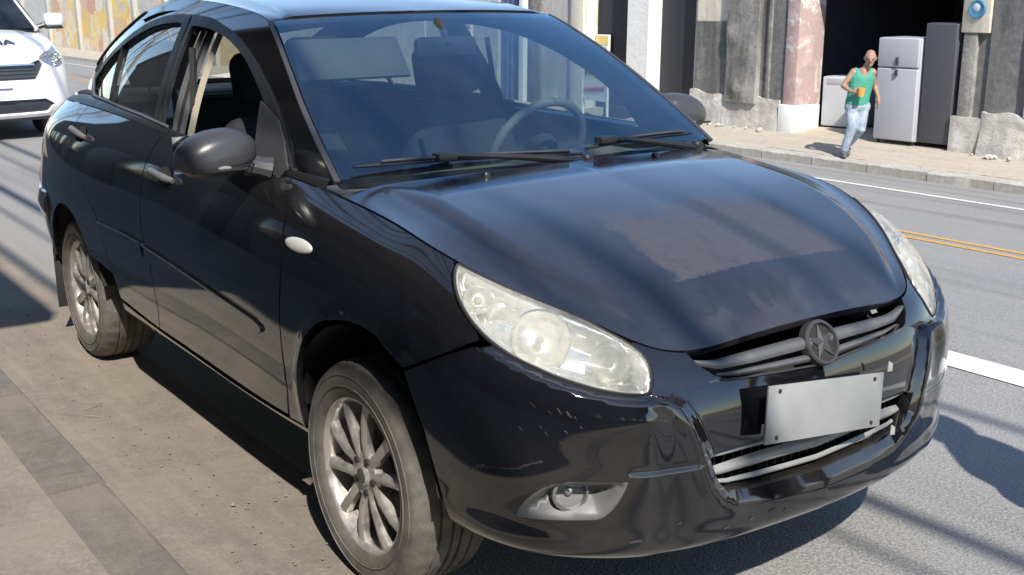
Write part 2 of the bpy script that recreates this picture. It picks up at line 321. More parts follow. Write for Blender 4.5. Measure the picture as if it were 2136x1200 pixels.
class B:
    def __init__(s): s.v=[]; s.f=[]
    def add(s,vs,fs):
        k=len(s.v); s.v+=[tuple(v) for v in vs]; s.f+=[tuple(i+k for i in f) for f in fs]; return s
    def box(s,x0,x1,y0,y1,z0,z1,M=None):
        vs=[Vector((x,y,z)) for x in (x0,x1) for y in (y0,y1) for z in (z0,z1)]
        if M is not None: vs=[M@v for v in vs]
        return s.add(vs,[(0,1,3,2),(4,6,7,5),(0,4,5,1),(2,3,7,6),(0,2,6,4),(1,5,7,3)])
    def tube(s,pts,r,n=8,cap=True):
        pts=[Vector(p) for p in pts]; rs=r if isinstance(r,(list,tuple)) else [r]*len(pts); rings=[]; up=None
        for i,p in enumerate(pts):
            t=(pts[min(i+1,len(pts)-1)]-pts[max(i-1,0)]).normalized()
            if up is None: up=Vector((0,0,1)) if abs(t.z)<.9 else Vector((1,0,0))
            a=t.cross(up).normalized(); up=a.cross(t).normalized()
            rings.append([p+(a*math.cos(2*math.pi*k/n)+up*math.sin(2*math.pi*k/n))*rs[i] for k in range(n)])
        vs=[v for q in rings for v in q]; fs=[]
        for i in range(len(pts)-1):
            for k in range(n): fs.append((i*n+k,i*n+(k+1)%n,(i+1)*n+(k+1)%n,(i+1)*n+k))
        if cap: fs+= [tuple(range(n))[::-1],tuple((len(pts)-1)*n+k for k in range(n))]
        return s.add(vs,[f[::-1] for f in fs])
    def lathe(s,prof,n=32,M=None,close=False,mod=None):
        # prof: (r,h) ; axis local z
        vs=[]
        for i,(r,h) in enumerate(prof):
            for k in range(n):
                a=2*math.pi*k/n; rr=r if mod is None else mod(i,k,r); v=Vector((rr*math.cos(a),rr*math.sin(a),h)); vs.append(M@v if M is not None else v)
        m=len(prof); fs=[]
        for i in range(m if close else m-1):
            j=(i+1)%m
            for k in range(n): fs.append((i*n+k,i*n+(k+1)%n,j*n+(k+1)%n,j*n+k))
        return s.add(vs,fs)
    def disc(s,r,h,n=24,M=None,flip=False):
        vs=[Vector((r*math.cos(2*math.pi*k/n),r*math.sin(2*math.pi*k/n),h)) for k in range(n)]
        if M is not None: vs=[M@v for v in vs]
        f=tuple(range(n)); return s.add(vs,[f[::-1] if flip else f])
    def prism(s,poly,d):   # closed polygon (3d points) swept by vector d
        n=len(poly); d=Vector(d); p=[Vector(q) for q in poly]
        vs=p+[q+d for q in p]; fs=[tuple(range(n))[::-1],tuple(range(n,2*n))]+[(i,(i+1)%n,n+(i+1)%n,n+i) for i in range(n)]
        return s.add(vs,fs)
    def grid(s,fn,nu,nv,flip=False):
        vs=[fn(i/nu,j/nv) for i in range(nu+1) for j in range(nv+1)]
        fs=[(i*(nv+1)+j,(i+1)*(nv+1)+j,(i+1)*(nv+1)+j+1,i*(nv+1)+j+1) for i in range(nu) for j in range(nv)]
        return s.add(vs,[f[::-1] for f in fs] if flip else fs)
    def obj(s,name,mat,parent=None,bevel=0.,seg=2,angle=35,fix=True,sub=0):
        me=bpy.data.meshes.new(name); me.from_pydata(s.v,[],s.f); me.update()
        if fix or bevel or sub:
            bm=bmesh.new(); bm.from_mesh(me)
            if fix: bmesh.ops.recalc_face_normals(bm,faces=bm.faces)
            if bevel:
                es=[e for e in bm.edges if len(e.link_faces)==2 and e.calc_face_angle(0)>R(30)]
                bmesh.ops.bevel(bm,geom=es,offset=bevel,segments=seg,affect='EDGES',profile=.5,clamp_overlap=True)
            bm.to_mesh(me); bm.free()
        me.materials.append(MT[mat]); me.polygons.foreach_set('use_smooth',[True]*len(me.polygons)); me.set_sharp_from_angle(angle=R(angle))
        o=bpy.data.objects.new(name,me); COL.objects.link(o)
        if parent is not None: o.parent=parent
        if sub:
            md=o.modifiers.new('sub','SUBSURF'); md.levels=sub; md.render_levels=sub
        return o
def pip(P,poly):
    x,y=P[:,0],P[:,1]; ins=np.zeros(len(P),bool); n=len(poly)
    for i in range(n):
        x0,y0=poly[i]; x1,y1=poly[(i+1)%n]
        if y0==y1: continue
        c=((y0>y)!=(y1>y))&(x<(x1-x0)*(y-y0)/(y1-y0)+x0); ins^=c
    return ins
def pdist(P,poly,closed=True):
    d=np.full(len(P),9.); n=len(poly)
    for i in range(n if closed else n-1):
        a=np.array(poly[i]); b=np.array(poly[(i+1)%n]); ab=b-a; L=max(ab@ab,1e-12)
        t=np.clip(((P-a)@ab)/L,0,1); d=np.minimum(d,np.linalg.norm(P-(a+t[:,None]*ab),axis=1))
    return d
def dens(poly,res,closed=True):
    out=[]; n=len(poly)
    for i in range(n if closed else n-1):
        a=np.array(poly[i],float); b=np.array(poly[(i+1)%n],float); k=max(1,int(math.ceil(np.linalg.norm(b-a)/res)))
        for j in range(k): out.append(tuple(a+(b-a)*j/k))
    if not closed: out.append(tuple(poly[-1]))
    return out
def crom(poly,k=4,closed=True):
    P=np.array(poly,float); n=len(P); out=[]
    for i in range(n if closed else n-1):
        g=lambda j: P[j%n] if closed else P[min(max(j,0),n-1)]
        p0,p1,p2,p3=g(i-1),g(i),g(i+1),g(i+2)
        for j in range(k):
            t=j/k; out.append(tuple(.5*((2*p1)+(-p0+p2)*t+(2*p0-5*p1+4*p2-p3)*t*t+(-p0+3*p1-3*p2+p3)*t**3)))
    if not closed: out.append(tuple(P[-1]))
    return out
def tri2d(outline,holes,res,er=None):
    er=er or res
    loops=[dens(outline,er)]+[dens(h,er) for h in holes]
    V=[];E=[]
    for L in loops:
        k=len(V); n=len(L); V+=L; E+=[(k+i,k+(i+1)%n) for i in range(n)]
    A=np.array(loops[0]); lo=A.min(0); hi=A.max(0)
    gx=np.arange(lo[0]+res*.5,hi[0],res); gy=np.arange(lo[1]+res*.5,hi[1],res)
    G=np.array([(x+(res*.5 if j%2 else 0),y) for j,y in enumerate(gy) for x in gx]) if len(gx) and len(gy) else np.zeros((0,2))
    if len(G):
        ok=pip(G,loops[0]); 
        for h in loops[1:]: ok&=~pip(G,h)
        G=G[ok]
        if len(G):
            d=np.min([pdist(G,L) for L in loops],axis=0); G=G[d>res*.45]
    V+= [tuple(g) for g in G]
    r=geometry.delaunay_2d_cdt([Vector(p) for p in V],E,[],0,1e-7)
    P=np.array([tuple(p) for p in r[0]]); T=np.array([f for f in r[2] if len(f)==3])
    c=P[T].mean(1); ok=pip(c,loops[0])
    for h in loops[1:]: ok&=~pip(c,h)
    T=T[ok]
    a=P[T]; ar=(a[:,1,0]-a[:,0,0])*(a[:,2,1]-a[:,0,1])-(a[:,1,1]-a[:,0,1])*(a[:,2,0]-a[:,0,0])
    return P,T[np.abs(ar)>1e-10]
CEN=np.array([-1.2,0,.62])
def panel(name,ev,outline,mat,parent,sides=(-1,),res=.03,er=None,holes=(),thick=.014,disp=None,roll=.0018,off=0.,cen=CEN,angle=45):
    P2,T=tri2d(outline,holes,res,er)
    P=ev(P2); e=1e-3
    def nrm(f,Q,e):
        n=np.cross(f(Q+[e,0])-f(Q-[e,0]),f(Q+[0,e])-f(Q-[0,e])); return n/np.maximum(np.linalg.norm(n,axis=1),1e-12)[:,None]
    N=nrm(ev,P2,e); sg=1.
    if ((P-cen*[1,0,1])*N).sum(1).mean()<0: N=-N; sg=-1.
    if disp is None: NS=N
    else:
        def evd(Q): return ev(Q)+sg*nrm(ev,Q,e)*disp(Q,None)[:,None]
        NS=sg*nrm(evd,P2,2e-3); bad=~np.isfinite(NS).all(1)|((NS*N).sum(1)<.1); NS[bad]=N[bad]
    tn=np.cross(P[T[:,1]]-P[T[:,0]],P[T[:,2]]-P[T[:,0]]); fl=(tn*N[T[:,0]]).sum(1)<0
    T=T.copy(); T[fl]=T[fl][:,::-1]
    dd=np.full(len(P),off,float)
    if disp is not None: dd=dd+disp(P2,P)
    V=[];VN=[];F=[]
    if set(sides)=={1,-1}:
        mid=np.abs(P[:,1])<2e-4; P[mid,1]=0; N[mid,1]=0; N/=np.linalg.norm(N,axis=1)[:,None]
        NS=NS.copy(); NS[mid,1]=0; NS/=np.maximum(np.linalg.norm(NS,axis=1),1e-9)[:,None]; P=P+N*dd[:,None]; m=[]
        k=len(P); Vm=[]; Nm=[]; Sm=[]
        for i in range(len(P)):
            if mid[i]: m.append(i)
            else: m.append(k+len(Vm)); Vm.append(P[i]*[1,-1,1]); Nm.append(N[i]*[1,-1,1]); Sm.append(NS[i]*[1,-1,1])
        m=np.array(m); V=np.vstack([P]+([Vm] if Vm else [])); VN=np.vstack([N]+([Nm] if Nm else [])); SN=np.vstack([NS]+([Sm] if Sm else [])); F=np.vstack([T,m[T][:,::-1]])
    else:
        s=sides[0]; P=P+N*dd[:,None]
        V=P*[1,s,1]; VN=N*[1,s,1]; SN=NS*[1,s,1]; F=T if s>0 else T[:,::-1]
    # rim
    ed={}
    for f in F:
        for a,b in ((f[0],f[1]),(f[1],f[2]),(f[2],f[0])): ed[(a,b)]=1
    bd=[(a,b) for (a,b) in ed if (b,a) not in ed]
    bv=sorted({a for q in bd for a in q})
    V=V.copy(); V[bv]-=VN[bv]*min(roll,.0012)
    lat=np.zeros_like(V)
    for a,b in bd:
        l=np.cross(V[b]-V[a],VN[a]); l/=max(np.linalg.norm(l),1e-9); lat[a]+=l; lat[b]+=l
    lat[bv]/=np.maximum(np.linalg.norm(lat[bv],axis=1),1e-9)[:,None]
    verts=[tuple(v) for v in V]; faces=[tuple(int(i) for i in f) for f in F]
    if thick:
        k=len(verts); ix={a:i for i,a in enumerate(bv)}
        verts+=[tuple(V[a]) for a in bv]+[tuple(V[a]-VN[a]*thick) for a in bv]; n=len(bv)
        for a,b in bd: faces.append((k+ix[b],k+ix[a],k+n+ix[a],k+n+ix[b]))
        SN=np.vstack([SN,lat[bv],lat[bv]])
    return mk(name,verts,faces,mat,parent,angle,vn=SN)
def sstep(a,b,x): t=np.clip((x-a)/(b-a),0,1); return t*t*(3-2*t)
def lin(pts):
    A=np.array(pts,float); return lambda q: np.interp(q,A[:,0],A[:,1])
def spl(pts):
    A=np.array(pts,float); o=np.argsort(A[:,0]); A=A[o]; M=nspl(A[:,0]); return lambda q: smat(A[:,0],np.atleast_1d(q),M)@A[:,1]
def copy_tree(o,parent=None):
    c=o.copy(); COL.objects.link(c); c.parent=parent
    for ch in list(o.children): copy_tree(ch,c)
    return c
# ------------------------------------------------------------------ the black sedan
car=empty('black_sedan',(0,0,0),0,'black four-door sedan with dusty hood and hazy headlights parked by the gutter','car')
VT=WALL.tv[-1]; UE=WALL.tu[-1]
wev=lambda q: WALL.ev(q[:,0],q[:,1])
gev=lambda q: GRN(q[:,0],q[:,1])
_ux=np.linspace(1.15,4.1,300); _xs=WALL.ev(_ux,np.full(300,.3))[:,0]
def uvx(x,z):     # side view (x,z) -> wall parameters
    q=np.array([np.interp(-x,-_xs,_ux),np.clip((z-.30)*.97,0,VT)])
    for _ in range(12):
        p=WALL.ev(q[0],q[1])[0]; e=1e-4
        a=(WALL.ev(q[0]+e,q[1])[0]-p)/e; b=(WALL.ev(q[0],q[1]+e)[0]-p)/e
        J=np.array([[a[0],b[0]],[a[2],b[2]]]); r=np.array([x-p[0],z-p[2]])
        q=q+np.clip(np.linalg.solve(J+1e-9*np.eye(2),r),-.1,.1); q[1]=np.clip(q[1],0,VT); q[0]=np.clip(q[0],1.0,4.3)
    return tuple(q)
def UVX(L): return [uvx(x,z) for x,z in L]
TOP=VT-.003
HL=[(.920,TOP),(.885,TOP),(.827,TOP),(.773,TOP),(.723,TOP),(.671,TOP),(.621,.690),(.58,.684),(.54,.676),(.509,.665),(.486,.641),(.475,.604),(.474,.556),(.48,.507),(.490,.478),(.523,.472),(.563,.473),(.601,.477),(.639,.484),(.677,.492),(.715,.503),(.749,.512),(.779,.522),(.81,.536),(.837,.552),(.862,.571),(.887,.595),(.909,.623),(.924,.654),(.928,.675)]
HLs=[(a,min(b,TOP)) for a,b in crom(HL,3)]
hlb=[(.49,.472)]+HL[15:24]
FOG=crom([(.78,.135),(.767,.168),(.746,.196),(.715,.224),(.676,.238),(.616,.243),(.552,.243),(.546,.240),(.555,.213),(.574,.178),(.598,.154),(.634,.148),(.694,.142),(.746,.136)],3)
GRL=[(0,.468),(.05,.465),(.134,.475),(.189,.482),(.242,.488),(.292,.503),(.325,.535),(.352,.592),(.374,.668)]
INT=[(0,.272),(.079,.272),(.209,.275),(.313,.272),(.349,.262),(.326,.202),(.295,.168),(.22,.157),(.134,.153),(.044,.151),(0,.150)]
CRE=[(0,.52),(.30,.52),(.40,.50),(.470,.462),(.441,.452),(.417,.43),(.398,.382),(.382,.329),(.364,.269),(.341,.205),(.308,.165),(.273,.148),(.161,.138),(0,.136)]
def bump_disp(q,P):
    d=np.zeros(len(q))
    below=pdist(q,hlb,False); m=(q[:,1]<np.interp(q[:,0],[.49,.6,.7,.8,.9,1.06],[.475,.478,.497,.52,.50,.40]))
    led=.018*sstep(.004,.030,below)*(1-.75*sstep(.06,.20,below)); d+=np.where(m&(q[:,0]>.44),led,0)*sstep(1.02,.86,q[:,0])*sstep(.44,.50,q[:,0])
    c=pip(q,CRE); dc=pdist(q,CRE[3:],False); sd=np.where(c,dc,-dc)
    d-=.024*sstep(-.012,.034,sd)*sstep(.62,.50,q[:,1])
    d+=.004*np.exp(-((sd+.016)/.020)**2)*sstep(.50,.44,q[:,1])
    d+=.012*np.exp(-((q[:,1]-.085)/.030)**2)*sstep(1.0,.8,q[:,0])
    hy=np.abs(q[:,1]-.262); d-=.006*np.exp(-(hy/.006)**2)*sstep(.36,.40,q[:,0])*sstep(.56,.52,q[:,0])
    return d
seam=[(.829,.517),(.929,.461),(1.006,.416),(1.062,.387)]
bump_out=[(0,0)]+[(.95,0),(.955,.02),(.972,.104),(.987,.19),(1.005,.269),(1.037,.335)]+seam[::-1]+[(.806,.529),(.779,.516),(.749,.506),(.715,.497),(.677,.486),(.639,.478),(.601,.471),(.563,.467),(.523,.466),(.484,.472),(.474,.507),(.468,.556),(.469,.604),(.480,.645),(.500,.668),(.500,.680),(.42,.682),(.376,.682)]+GRL[::-1]+INT
fb=panel('front_bumper',wev,bump_out,'paint',car,(1,-1),.011,.009,[FOG],.03,bump_disp,.002)
fb['label']='scuffed black front bumper with a long crack'
# cracked paint line and scuffs on the bumper corner
def on_wall(u,v,off=0.,s=-1,disp=None):
    q=np.array([[u,v]]); p=wev(q)[0]; e=1e-3
    n=np.cross(wev(q+[e,0])[0]-p,wev(q+[0,e])[0]-p); n/=np.linalg.norm(n)
    if n@(p-CEN)<0: n=-n
    d=off+(disp(q,None)[0] if disp else 0)
    p=p+n*d; return Vector((p[0],p[1]*s,p[2])),Vector((n[0],n[1]*s,n[2]))
def frame_at(u,v,s=-1,off=0.,disp=None):
    p,n=on_wall(u,v,off,s,disp); z=Vector((0,0,1)); a=z.cross(n).normalized(); b=n.cross(a)
    M=Matrix((a,b,n)).transposed().to_4x4(); M.translation=p; return M
b=B(); pts=[]
for i,(u,v) in enumerate(crom([(.882,.226),(.872,.232),(.85,.243),(.836,.246),(.81,.252),(.79,.252),(.772,.258),(.75,.272),(.72,.284)],4,False)):
    p,n=on_wall(u+random.uniform(-.002,.002),v+random.uniform(-.003,.003),.0006,-1,bump_disp); pts.append(p)
b.tube(pts,[.0012+.0024*random.random() for _ in pts],5); b.obj('crack','under',fb)
b=B()
for i in range(12):
    u=random.gauss(.66,.05); v=random.gauss(.40,.03)+(.66-u)*.4; p,n=on_wall(u,v,.0005,-1,bump_disp); a=Vector((random.uniform(.2,1),random.uniform(.2,1),-.8)).normalized(); a=(a-n*a.dot(n)).normalized(); c=n.cross(a)
    L=random.uniform(.003,.014); w_=random.uniform(.0005,.0015); k=len(b.v)
    b.add([p-a*L-c*w_,p+a*L-c*w_*.3,p+a*L+c*w_*.3,p-a*L+c*w_],[(0,1,2,3)])
for (u,v,L) in [(.30,.10,.016),(.23,.105,.012),(.17,.108,.02),(.13,.10,.01),(.52,.105,.03),(.42,.13,.012)]:
    p,n=on_wall(u,v,.0008,-1,bump_disp); a=(Vector((0,1,.1))-n*n.y).normalized(); c=n.cross(a); b.add([p-a*L*.6-c*.003,p+a*L*.5-c*.006,p+a*L*.3+c*.005,p-a*L*.5+c*.003],[(0,1,2,3)])
tag(b.obj('scuff','trim_grey',fb,fix=False),kind='stuff')
# ---- fenders, doors, rocker, quarter panels
ARF=[(1.106,.412),(1.164,.436),(1.21,.441),(1.259,.440),(1.31,.434),(1.356,.424),(1.428,.403),(1.475,.380),(1.502,.362),(1.535,.332),(1.557,.305),(1.587,.245),(1.602,.186),(1.607,.13),(1.603,.07)]
fend=[(1.71,.070),(1.685,.137),(1.674,.21),(1.68,.274),(1.685,.347),(1.68,.42),(1.682,.514),(1.711,.593),(1.776,.653),(1.792,TOP),(1.55,TOP),(1.3,TOP),(1.1,TOP),(.945,TOP),(.937,.679),(.936,.654),(.919,.620),(.897,.590),(.871,.566),(.846,.546),(.838,.530),(.933,.467),(1.010,.422),(1.068,.393)]+ARF
def arch_lip(arc,w=.02,h=.006):
    return lambda q,P: h*np.exp(-(pdist(q,arc,False)/w)**2)
def DX(L): return UVX(L)
fde=[(-.375,.353),(-.348,.424),(-.340,.50),(-.342,.56),(-.345,.64),(-.343,.72),(-.345,.82),(-.372,.905),(-.42,.955)]
rde=[(-1.396,.36),(-1.36,.43),(-1.355,.483),(-1.358,.54),(-1.37,.597),(-1.41,.665),(-1.437,.72),(-1.447,.765),(-1.452,.81),(-1.45,.862),(-1.445,.92),(-1.433,.973)]
FD=DX(fde)+[(uvx(-.44,.985)[0],TOP),(uvx(-1.42,1.0)[0],TOP)]+DX(rde[::-1])
rre=[(-1.80,.385),(-1.83,.476),(-1.871,.578),(-1.905,.625),(-1.947,.672),(-2.0,.705),(-2.063,.74),(-2.13,.775),(-2.20,.81),(-2.255,.845),(-2.30,.89),(-2.345,.94),(-2.375,.98)]
g=.007
RD=[(a+g,b_) for a,b_ in DX(rde)]+[(uvx(-1.42,1.0)[0]+g,TOP),(uvx(-2.39,1.0)[0],TOP)]+DX(rre[::-1])
qa=[(-2.40+.352*math.cos(R(t)),.30+.352*math.sin(R(t))) for t in range(20,181,10)]
QP=[(a+g,b_) for a,b_ in DX(rre[4:])]+[(uvx(-2.39,1.0)[0]+g,TOP),(4.36,TOP),(4.33,.60),(4.30,.50),(4.28,.36),(4.05,.36),(3.98,.33)]+DX([(x,z) for x,z in qa[::-1] if z>.62 or x<-2.4][0:0])
qarc=DX([(-2.4+.355*math.cos(R(t)),.30+.355*math.sin(R(t))) for t in range(172,40,-6)])
qarc=[q for q in qarc if q[1]>.05]
QP=[(a+g,b_) for a,b_ in DX(rre[1:])]+[(uvx(-2.39,1.0)[0]+g,TOP),(4.36,TOP),(4.33,.60),(4.30,.50),(4.28,.36),(4.05,.355)]+[q for q in DX([(-2.4+.355*math.cos(R(t)),.30+.355*math.sin(R(t))) for t in range(160,29,-6)])]
rocker=[(1.61,.005),(1.61,.062),(1.70,.062),(2.17,.056),(2.73,.068),(3.14,.086),(3.155,.05),(3.14,.02),(2.7,.004),(2.2,.003)]
rb=[(4.06,.348),(4.28,.352),(4.6,.352),(UE,.352),(UE,0.004),(4.5,.004),(4.02,.004),(3.97,.10)]+DX([(-2.755,.36),(-2.755,.33)])[0:0]
rbo=[(UE,.352),(UE,.004),(4.35,.004),(4.0,.02)]+DX([(-2.4+.36*math.cos(R(t)),.30+.36*math.sin(R(t))) for t in (176,170,162)])+[(4.06,.348)]
MOLF=DX([(-1.40,.655),(-1.1,.640),(-.75,.618),(-.50,.600),(-.455,.590),(-.45,.578),(-.47,.566),(-.53,.558),(-.85,.572),(-1.15,.590),(-1.385,.605)])
MOLR=DX([(-1.90,.660),(-1.65,.664),(-1.435,.660),(-1.42,.612),(-1.65,.618),(-1.875,.615)])
for s in (-1,1):
    fe=panel('fender',wev,fend,'paint',car,(s,),.024,.014,(),.02,arch_lip(ARF),.002)
    # side repeater
    M=frame_at(1.608,.541,s,.0); bb=B()
    def rp(a,c):
        th=c*2*math.pi; r=math.sin(a*math.pi/2); return M@Vector((.073*r*math.cos(th),.019*r*math.sin(th),.009*math.cos(a*math.pi/2)))
    bb.grid(rp,6,24); bb.obj('side_repeater','white_part',fe)
    for nm,outl,mol,hx,hz in (('front_door',FD,MOLF,-1.245,.905),('rear_door',RD,MOLR,-2.23,.95)):
        d=panel(nm,wev,outl,'paint',car,(s,),.026,.016,(),.02,None,.002)
        panel('door_moulding',wev,mol,'paint',d,(s,),.02,.012,(),.008,None,.003,.009)
        bb=B(); nm_=4 if nm=='front_door' else 3; L=[on_wall(u_,v_,.0115,s)[0] for u_,v_ in dens(mol[:nm_],.05,False)]; bb.tube(L,.0016,5); bb.obj('moulding_highlight','slat_grey',d)  # pale tube standing in for the highlight along the moulding's top
        # handle : bar on two stand-offs over a dished cup
        u,v=uvx(hx,hz); hb=B()
        path=[]
        for k in range(9):
            t=k/8*2-1; p,n=on_wall(u+t*.098,v+.004*t,.007+.022*(1-t**4),s); path.append(p)
        hb.tube(path,[.009,.012,.013,.013,.013,.013,.013,.012,.009],8); hb.obj('door_handle','handle_grey',d,angle=60)
        M=frame_at(u,v,s,.002); cb=B(); cb.disc(.032,0,20,M@Matrix.Scale(1.9,4,(1,0,0))); cb.obj('handle_cup','under',d)
    panel('rocker_panel',wev,rocker,'paint',car,(s,),.024,.016,(),.03)
    panel('quarter_panel',wev,QP,'paint',car,(s,),.03,.016,(),.02,None,.002)
    tl=[(4.365,TOP-.01),(4.345,.60),(4.315,.50),(4.295,.365),(4.50,.365),(4.56,.52),(4.57,.62)]
    panel('tail_light',wev,tl,'police_red',car,(s,),.03,.02,(),.02,None,.002,.003)
panel('rear_bumper',wev,rbo,'paint',car,(1,-1),.035,.02,(),.03,lambda q,P:.018*np.exp(-((q[:,1]-.30)/.05)**2),.002)
tg=panel('trunk_rear',wev,[(UE,.36),(UE,TOP),(4.62,TOP),(4.58,.62),(4.57,.52),(4.51,.36)],'paint',car,(1,-1),.035,.02,(),.02)
# ---- hood (Coons patch between lip, sides, cowl)
UC=.455; US=float(np.interp(.25,-_xs,_ux))
hc=spl([(-.175,.990),(0,.962),(.2,.925),(.4,.876),(.58,.818),(.70,.768),(.752,.742)])
class Coons:
    def __init__(s,f,r,c,d): s.f,s.r,s.c,s.d=f,r,c,d
    def ev(s,q):
        a=np.clip(q[:,0],-.02,1.02)[:,None]; t=np.clip(q[:,1],0,1.02)[:,None]
        F=s.f(t[:,0]);K=s.r(t[:,0]);C=s.c(a[:,0]);D=s.d(a[:,0])
        z0=np.zeros(1);o1=np.ones(1)
        p00=s.f(z0);p01=s.f(o1);p10=s.r(z0);p11=s.r(o1)
        return (1-a)*F+a*K+(1-t)*C+t*D-((1-a)*(1-t)*p00+(1-a)*t*p01+a*(1-t)*p10+a*t*p11)
st=lambda *c: np.stack(c,-1)
lip=lambda t: WALL.ev(t*UC,np.full(len(t),VT))*st(np.ones(len(t)),np.ones(len(t)),np.ones(len(t)))
hside=lambda a: WALL.ev(UC+a*(US-UC),np.full(len(a),VT))
ctr=lambda a: st(.752-.927*a,0*a,hc(.752-.927*a))
pr=WALL.ev(US,VT)[0]
hrear=lambda t: st(-.175+(pr[0]+.175)*t**2,pr[1]*t,.990+(pr[2]-.990)*t**2.2)
lip0=WALL.ev(0,VT)[0]
HD=Coons(lambda t: lip(t)+(1-t)[:,None]*(np.array([.752,0,.742])-lip0),hrear,ctr,hside)
hl_,hw_=1.0,.68
hev=lambda q: HD.ev(q/np.array([hl_,hw_]))
def hood_disp(q,P):
    a=q[:,0]/hl_; t=q[:,1]/hw_
    edge=.815
    return .016*sstep(edge+.03,edge-.03,t)*sstep(0,.25,a)*sstep(1.02,.8,a)+.010*sstep(.98,.80,t)*sstep(0.02,.2,a)
hood=panel('hood',hev,[(.004,0),(.004,hw_-.006),(.99,hw_-.006),(.99,0)],'paint_top',car,(1,-1),.022,.012,(),.02,hood_disp,.003)
hood['label']='dusty black hood with a chalky peeled patch'
for s in (-1,1):
    q=np.array([[.93,.30]]); p=hev(q)[0]; bb=B(); bb.lathe([(.012,-.004),(.012,.006),(.008,.012),(.0,.013)],10,Matrix.Translation((p[0],p[1]*s,p[2]+.016))); bb.obj('washer_nozzle','trim_black',hood)
# ---- windshield, roof, rear glass, deck
zr=spl([(-.25,.993),(-.36,1.066),(-.481,1.141),(-.679,1.262),(-.8,1.328),(-.928,1.387),(-1.1,1.420),(-1.35,1.442),(-1.6,1.454),(-1.85,1.458),(-2.05,1.448),(-2.28,1.400),(-2.45,1.345),(-2.65,1.280),(-2.85,1.205),(-3.0,1.13),(-3.08,1.07)])
rail=lambda x: GRN(x,zr(x))
a0=rail(np.array([-.262]))[0]; a1=rail(np.array([-.935]))[0]
wbase=lambda t: st(-.205+(a0[0]+.205)*t**2.2,a0[1]*t,.992+(a0[2]-.992)*t**2)
wtop=lambda t: st(-.895+(a1[0]+.895)*t**2.2,a1[1]*t,1.404+(a1[2]-1.404)*t**2.2)
wc=lambda a: st(-.205-.69*a,0*a,.992+.412*a+.030*np.sin(np.pi*a))
wd=lambda a: rail(-.262-.673*a)
WS=Coons(wbase,wtop,wc,wd); wsev=lambda q: WS.ev(q/np.array([.84,.66]))
panel('windshield',wsev,[(0,0),(0,.648),(.835,.648),(.835,0)],'windshield',car,(1,-1),.05,.03,(),0,None,0,.004)
band=[(0,.618),(0,.656),(.845,.656),(.845,.632)]
for s in (-1,1): panel('windshield_seal',wsev,[(-.01,.652),(-.01,.668),(.838,.668),(.838,.655)],'trim_grey',car,(s,),.02,.03,(),.01,None,.003,.007)
panel('windshield_header',wsev,[(.80,0),(.80,.655),(.852,.655),(.852,0)],'trim_black',car,(1,-1),.03,.03,(),0,None,0,.0015)
xr=-2.24
b1=rail(np.array([xr]))[0]
rf=spl([(-.89,1.404),(-1.1,1.438),(-1.4,1.470),(-1.7,1.482),(-2.0,1.474),(-2.29,1.428)])
RC=Coons(lambda t: wtop(t)+st(-.012+0*t,0*t,.004+0*t),lambda t: st(-2.29+(b1[0]+2.29)*t**2,b1[1]*t,1.428+(b1[2]-1.428)*t**2.3),lambda a: st(-.907-1.383*a,0*a,rf(-.907-1.383*a)),lambda a: rail(-.947-(1.293)*a))
rcev=lambda q: RC.ev(q/np.array([1.38,.55]))
RC2=RC
panel('roof',rcev,[(0,0),(0,.548),(1.375,.548),(1.375,0)],'paint_roof',car,(1,-1),.035,.02,(),.02,lambda q,P:.010*sstep(.548,.49,q[:,1])-.006*np.exp(-((q[:,1]-.50)/.012)**2),.004)
c1=rail(np.array([-2.92]))[0]
RG=Coons(lambda t: st(-2.30+(b1[0]-.012+2.30)*t**2,b1[1]*t,1.422+(b1[2]-1.422)*t**2.3),lambda t: st(-2.99+(c1[0]+2.99)*t**2,c1[1]*t,1.09+(c1[2]-1.09)*t**2),lambda a: st(-2.30-.69*a,0*a,1.422-.332*a+.02*np.sin(np.pi*a)),lambda a: rail(b1[0]-.012-(b1[0]-.012-c1[0])*a))
rgev=lambda q: RG.ev(q/np.array([.75,.5]))
panel('rear_window',rgev,[(.01,0),(.01,.47),(.74,.47),(.74,0)],'side_glass',car,(1,-1),.05,.03,(),0,None,0,.002)
for s in (-1,1): panel('rear_window_seal',rgev,[(.0,.465),(.0,.505),(.745,.505),(.745,.465)],'trim_black',car,(s,),.03,.03,(),.01,None,.002,.005)
dk=WALL.ev(4.36,VT)[0]
TD=Coons(lambda t: st(-3.0+(-2.94+3.0)*t**2,.56*t,1.085-.02*t**2),lambda t: WALL.ev(UE-t*(UE-4.36),np.full(len(t),VT)),lambda a: st(-3.0-.22*a,0*a,1.085-.06*a+.012*np.sin(np.pi*a)),lambda a: st(-2.94+(dk[0]+2.94)*a,.56+(dk[1]-.56)*a,1.065+(dk[2]-1.065)*a))
tdev=lambda q: TD.ev(q/np.array([.3,.6]))
panel('trunk_lid',tdev,[(0,0),(0,.6),(.298,.6),(.298,0)],'paint_roof',car,(1,-1),.03,.02,(),.02)
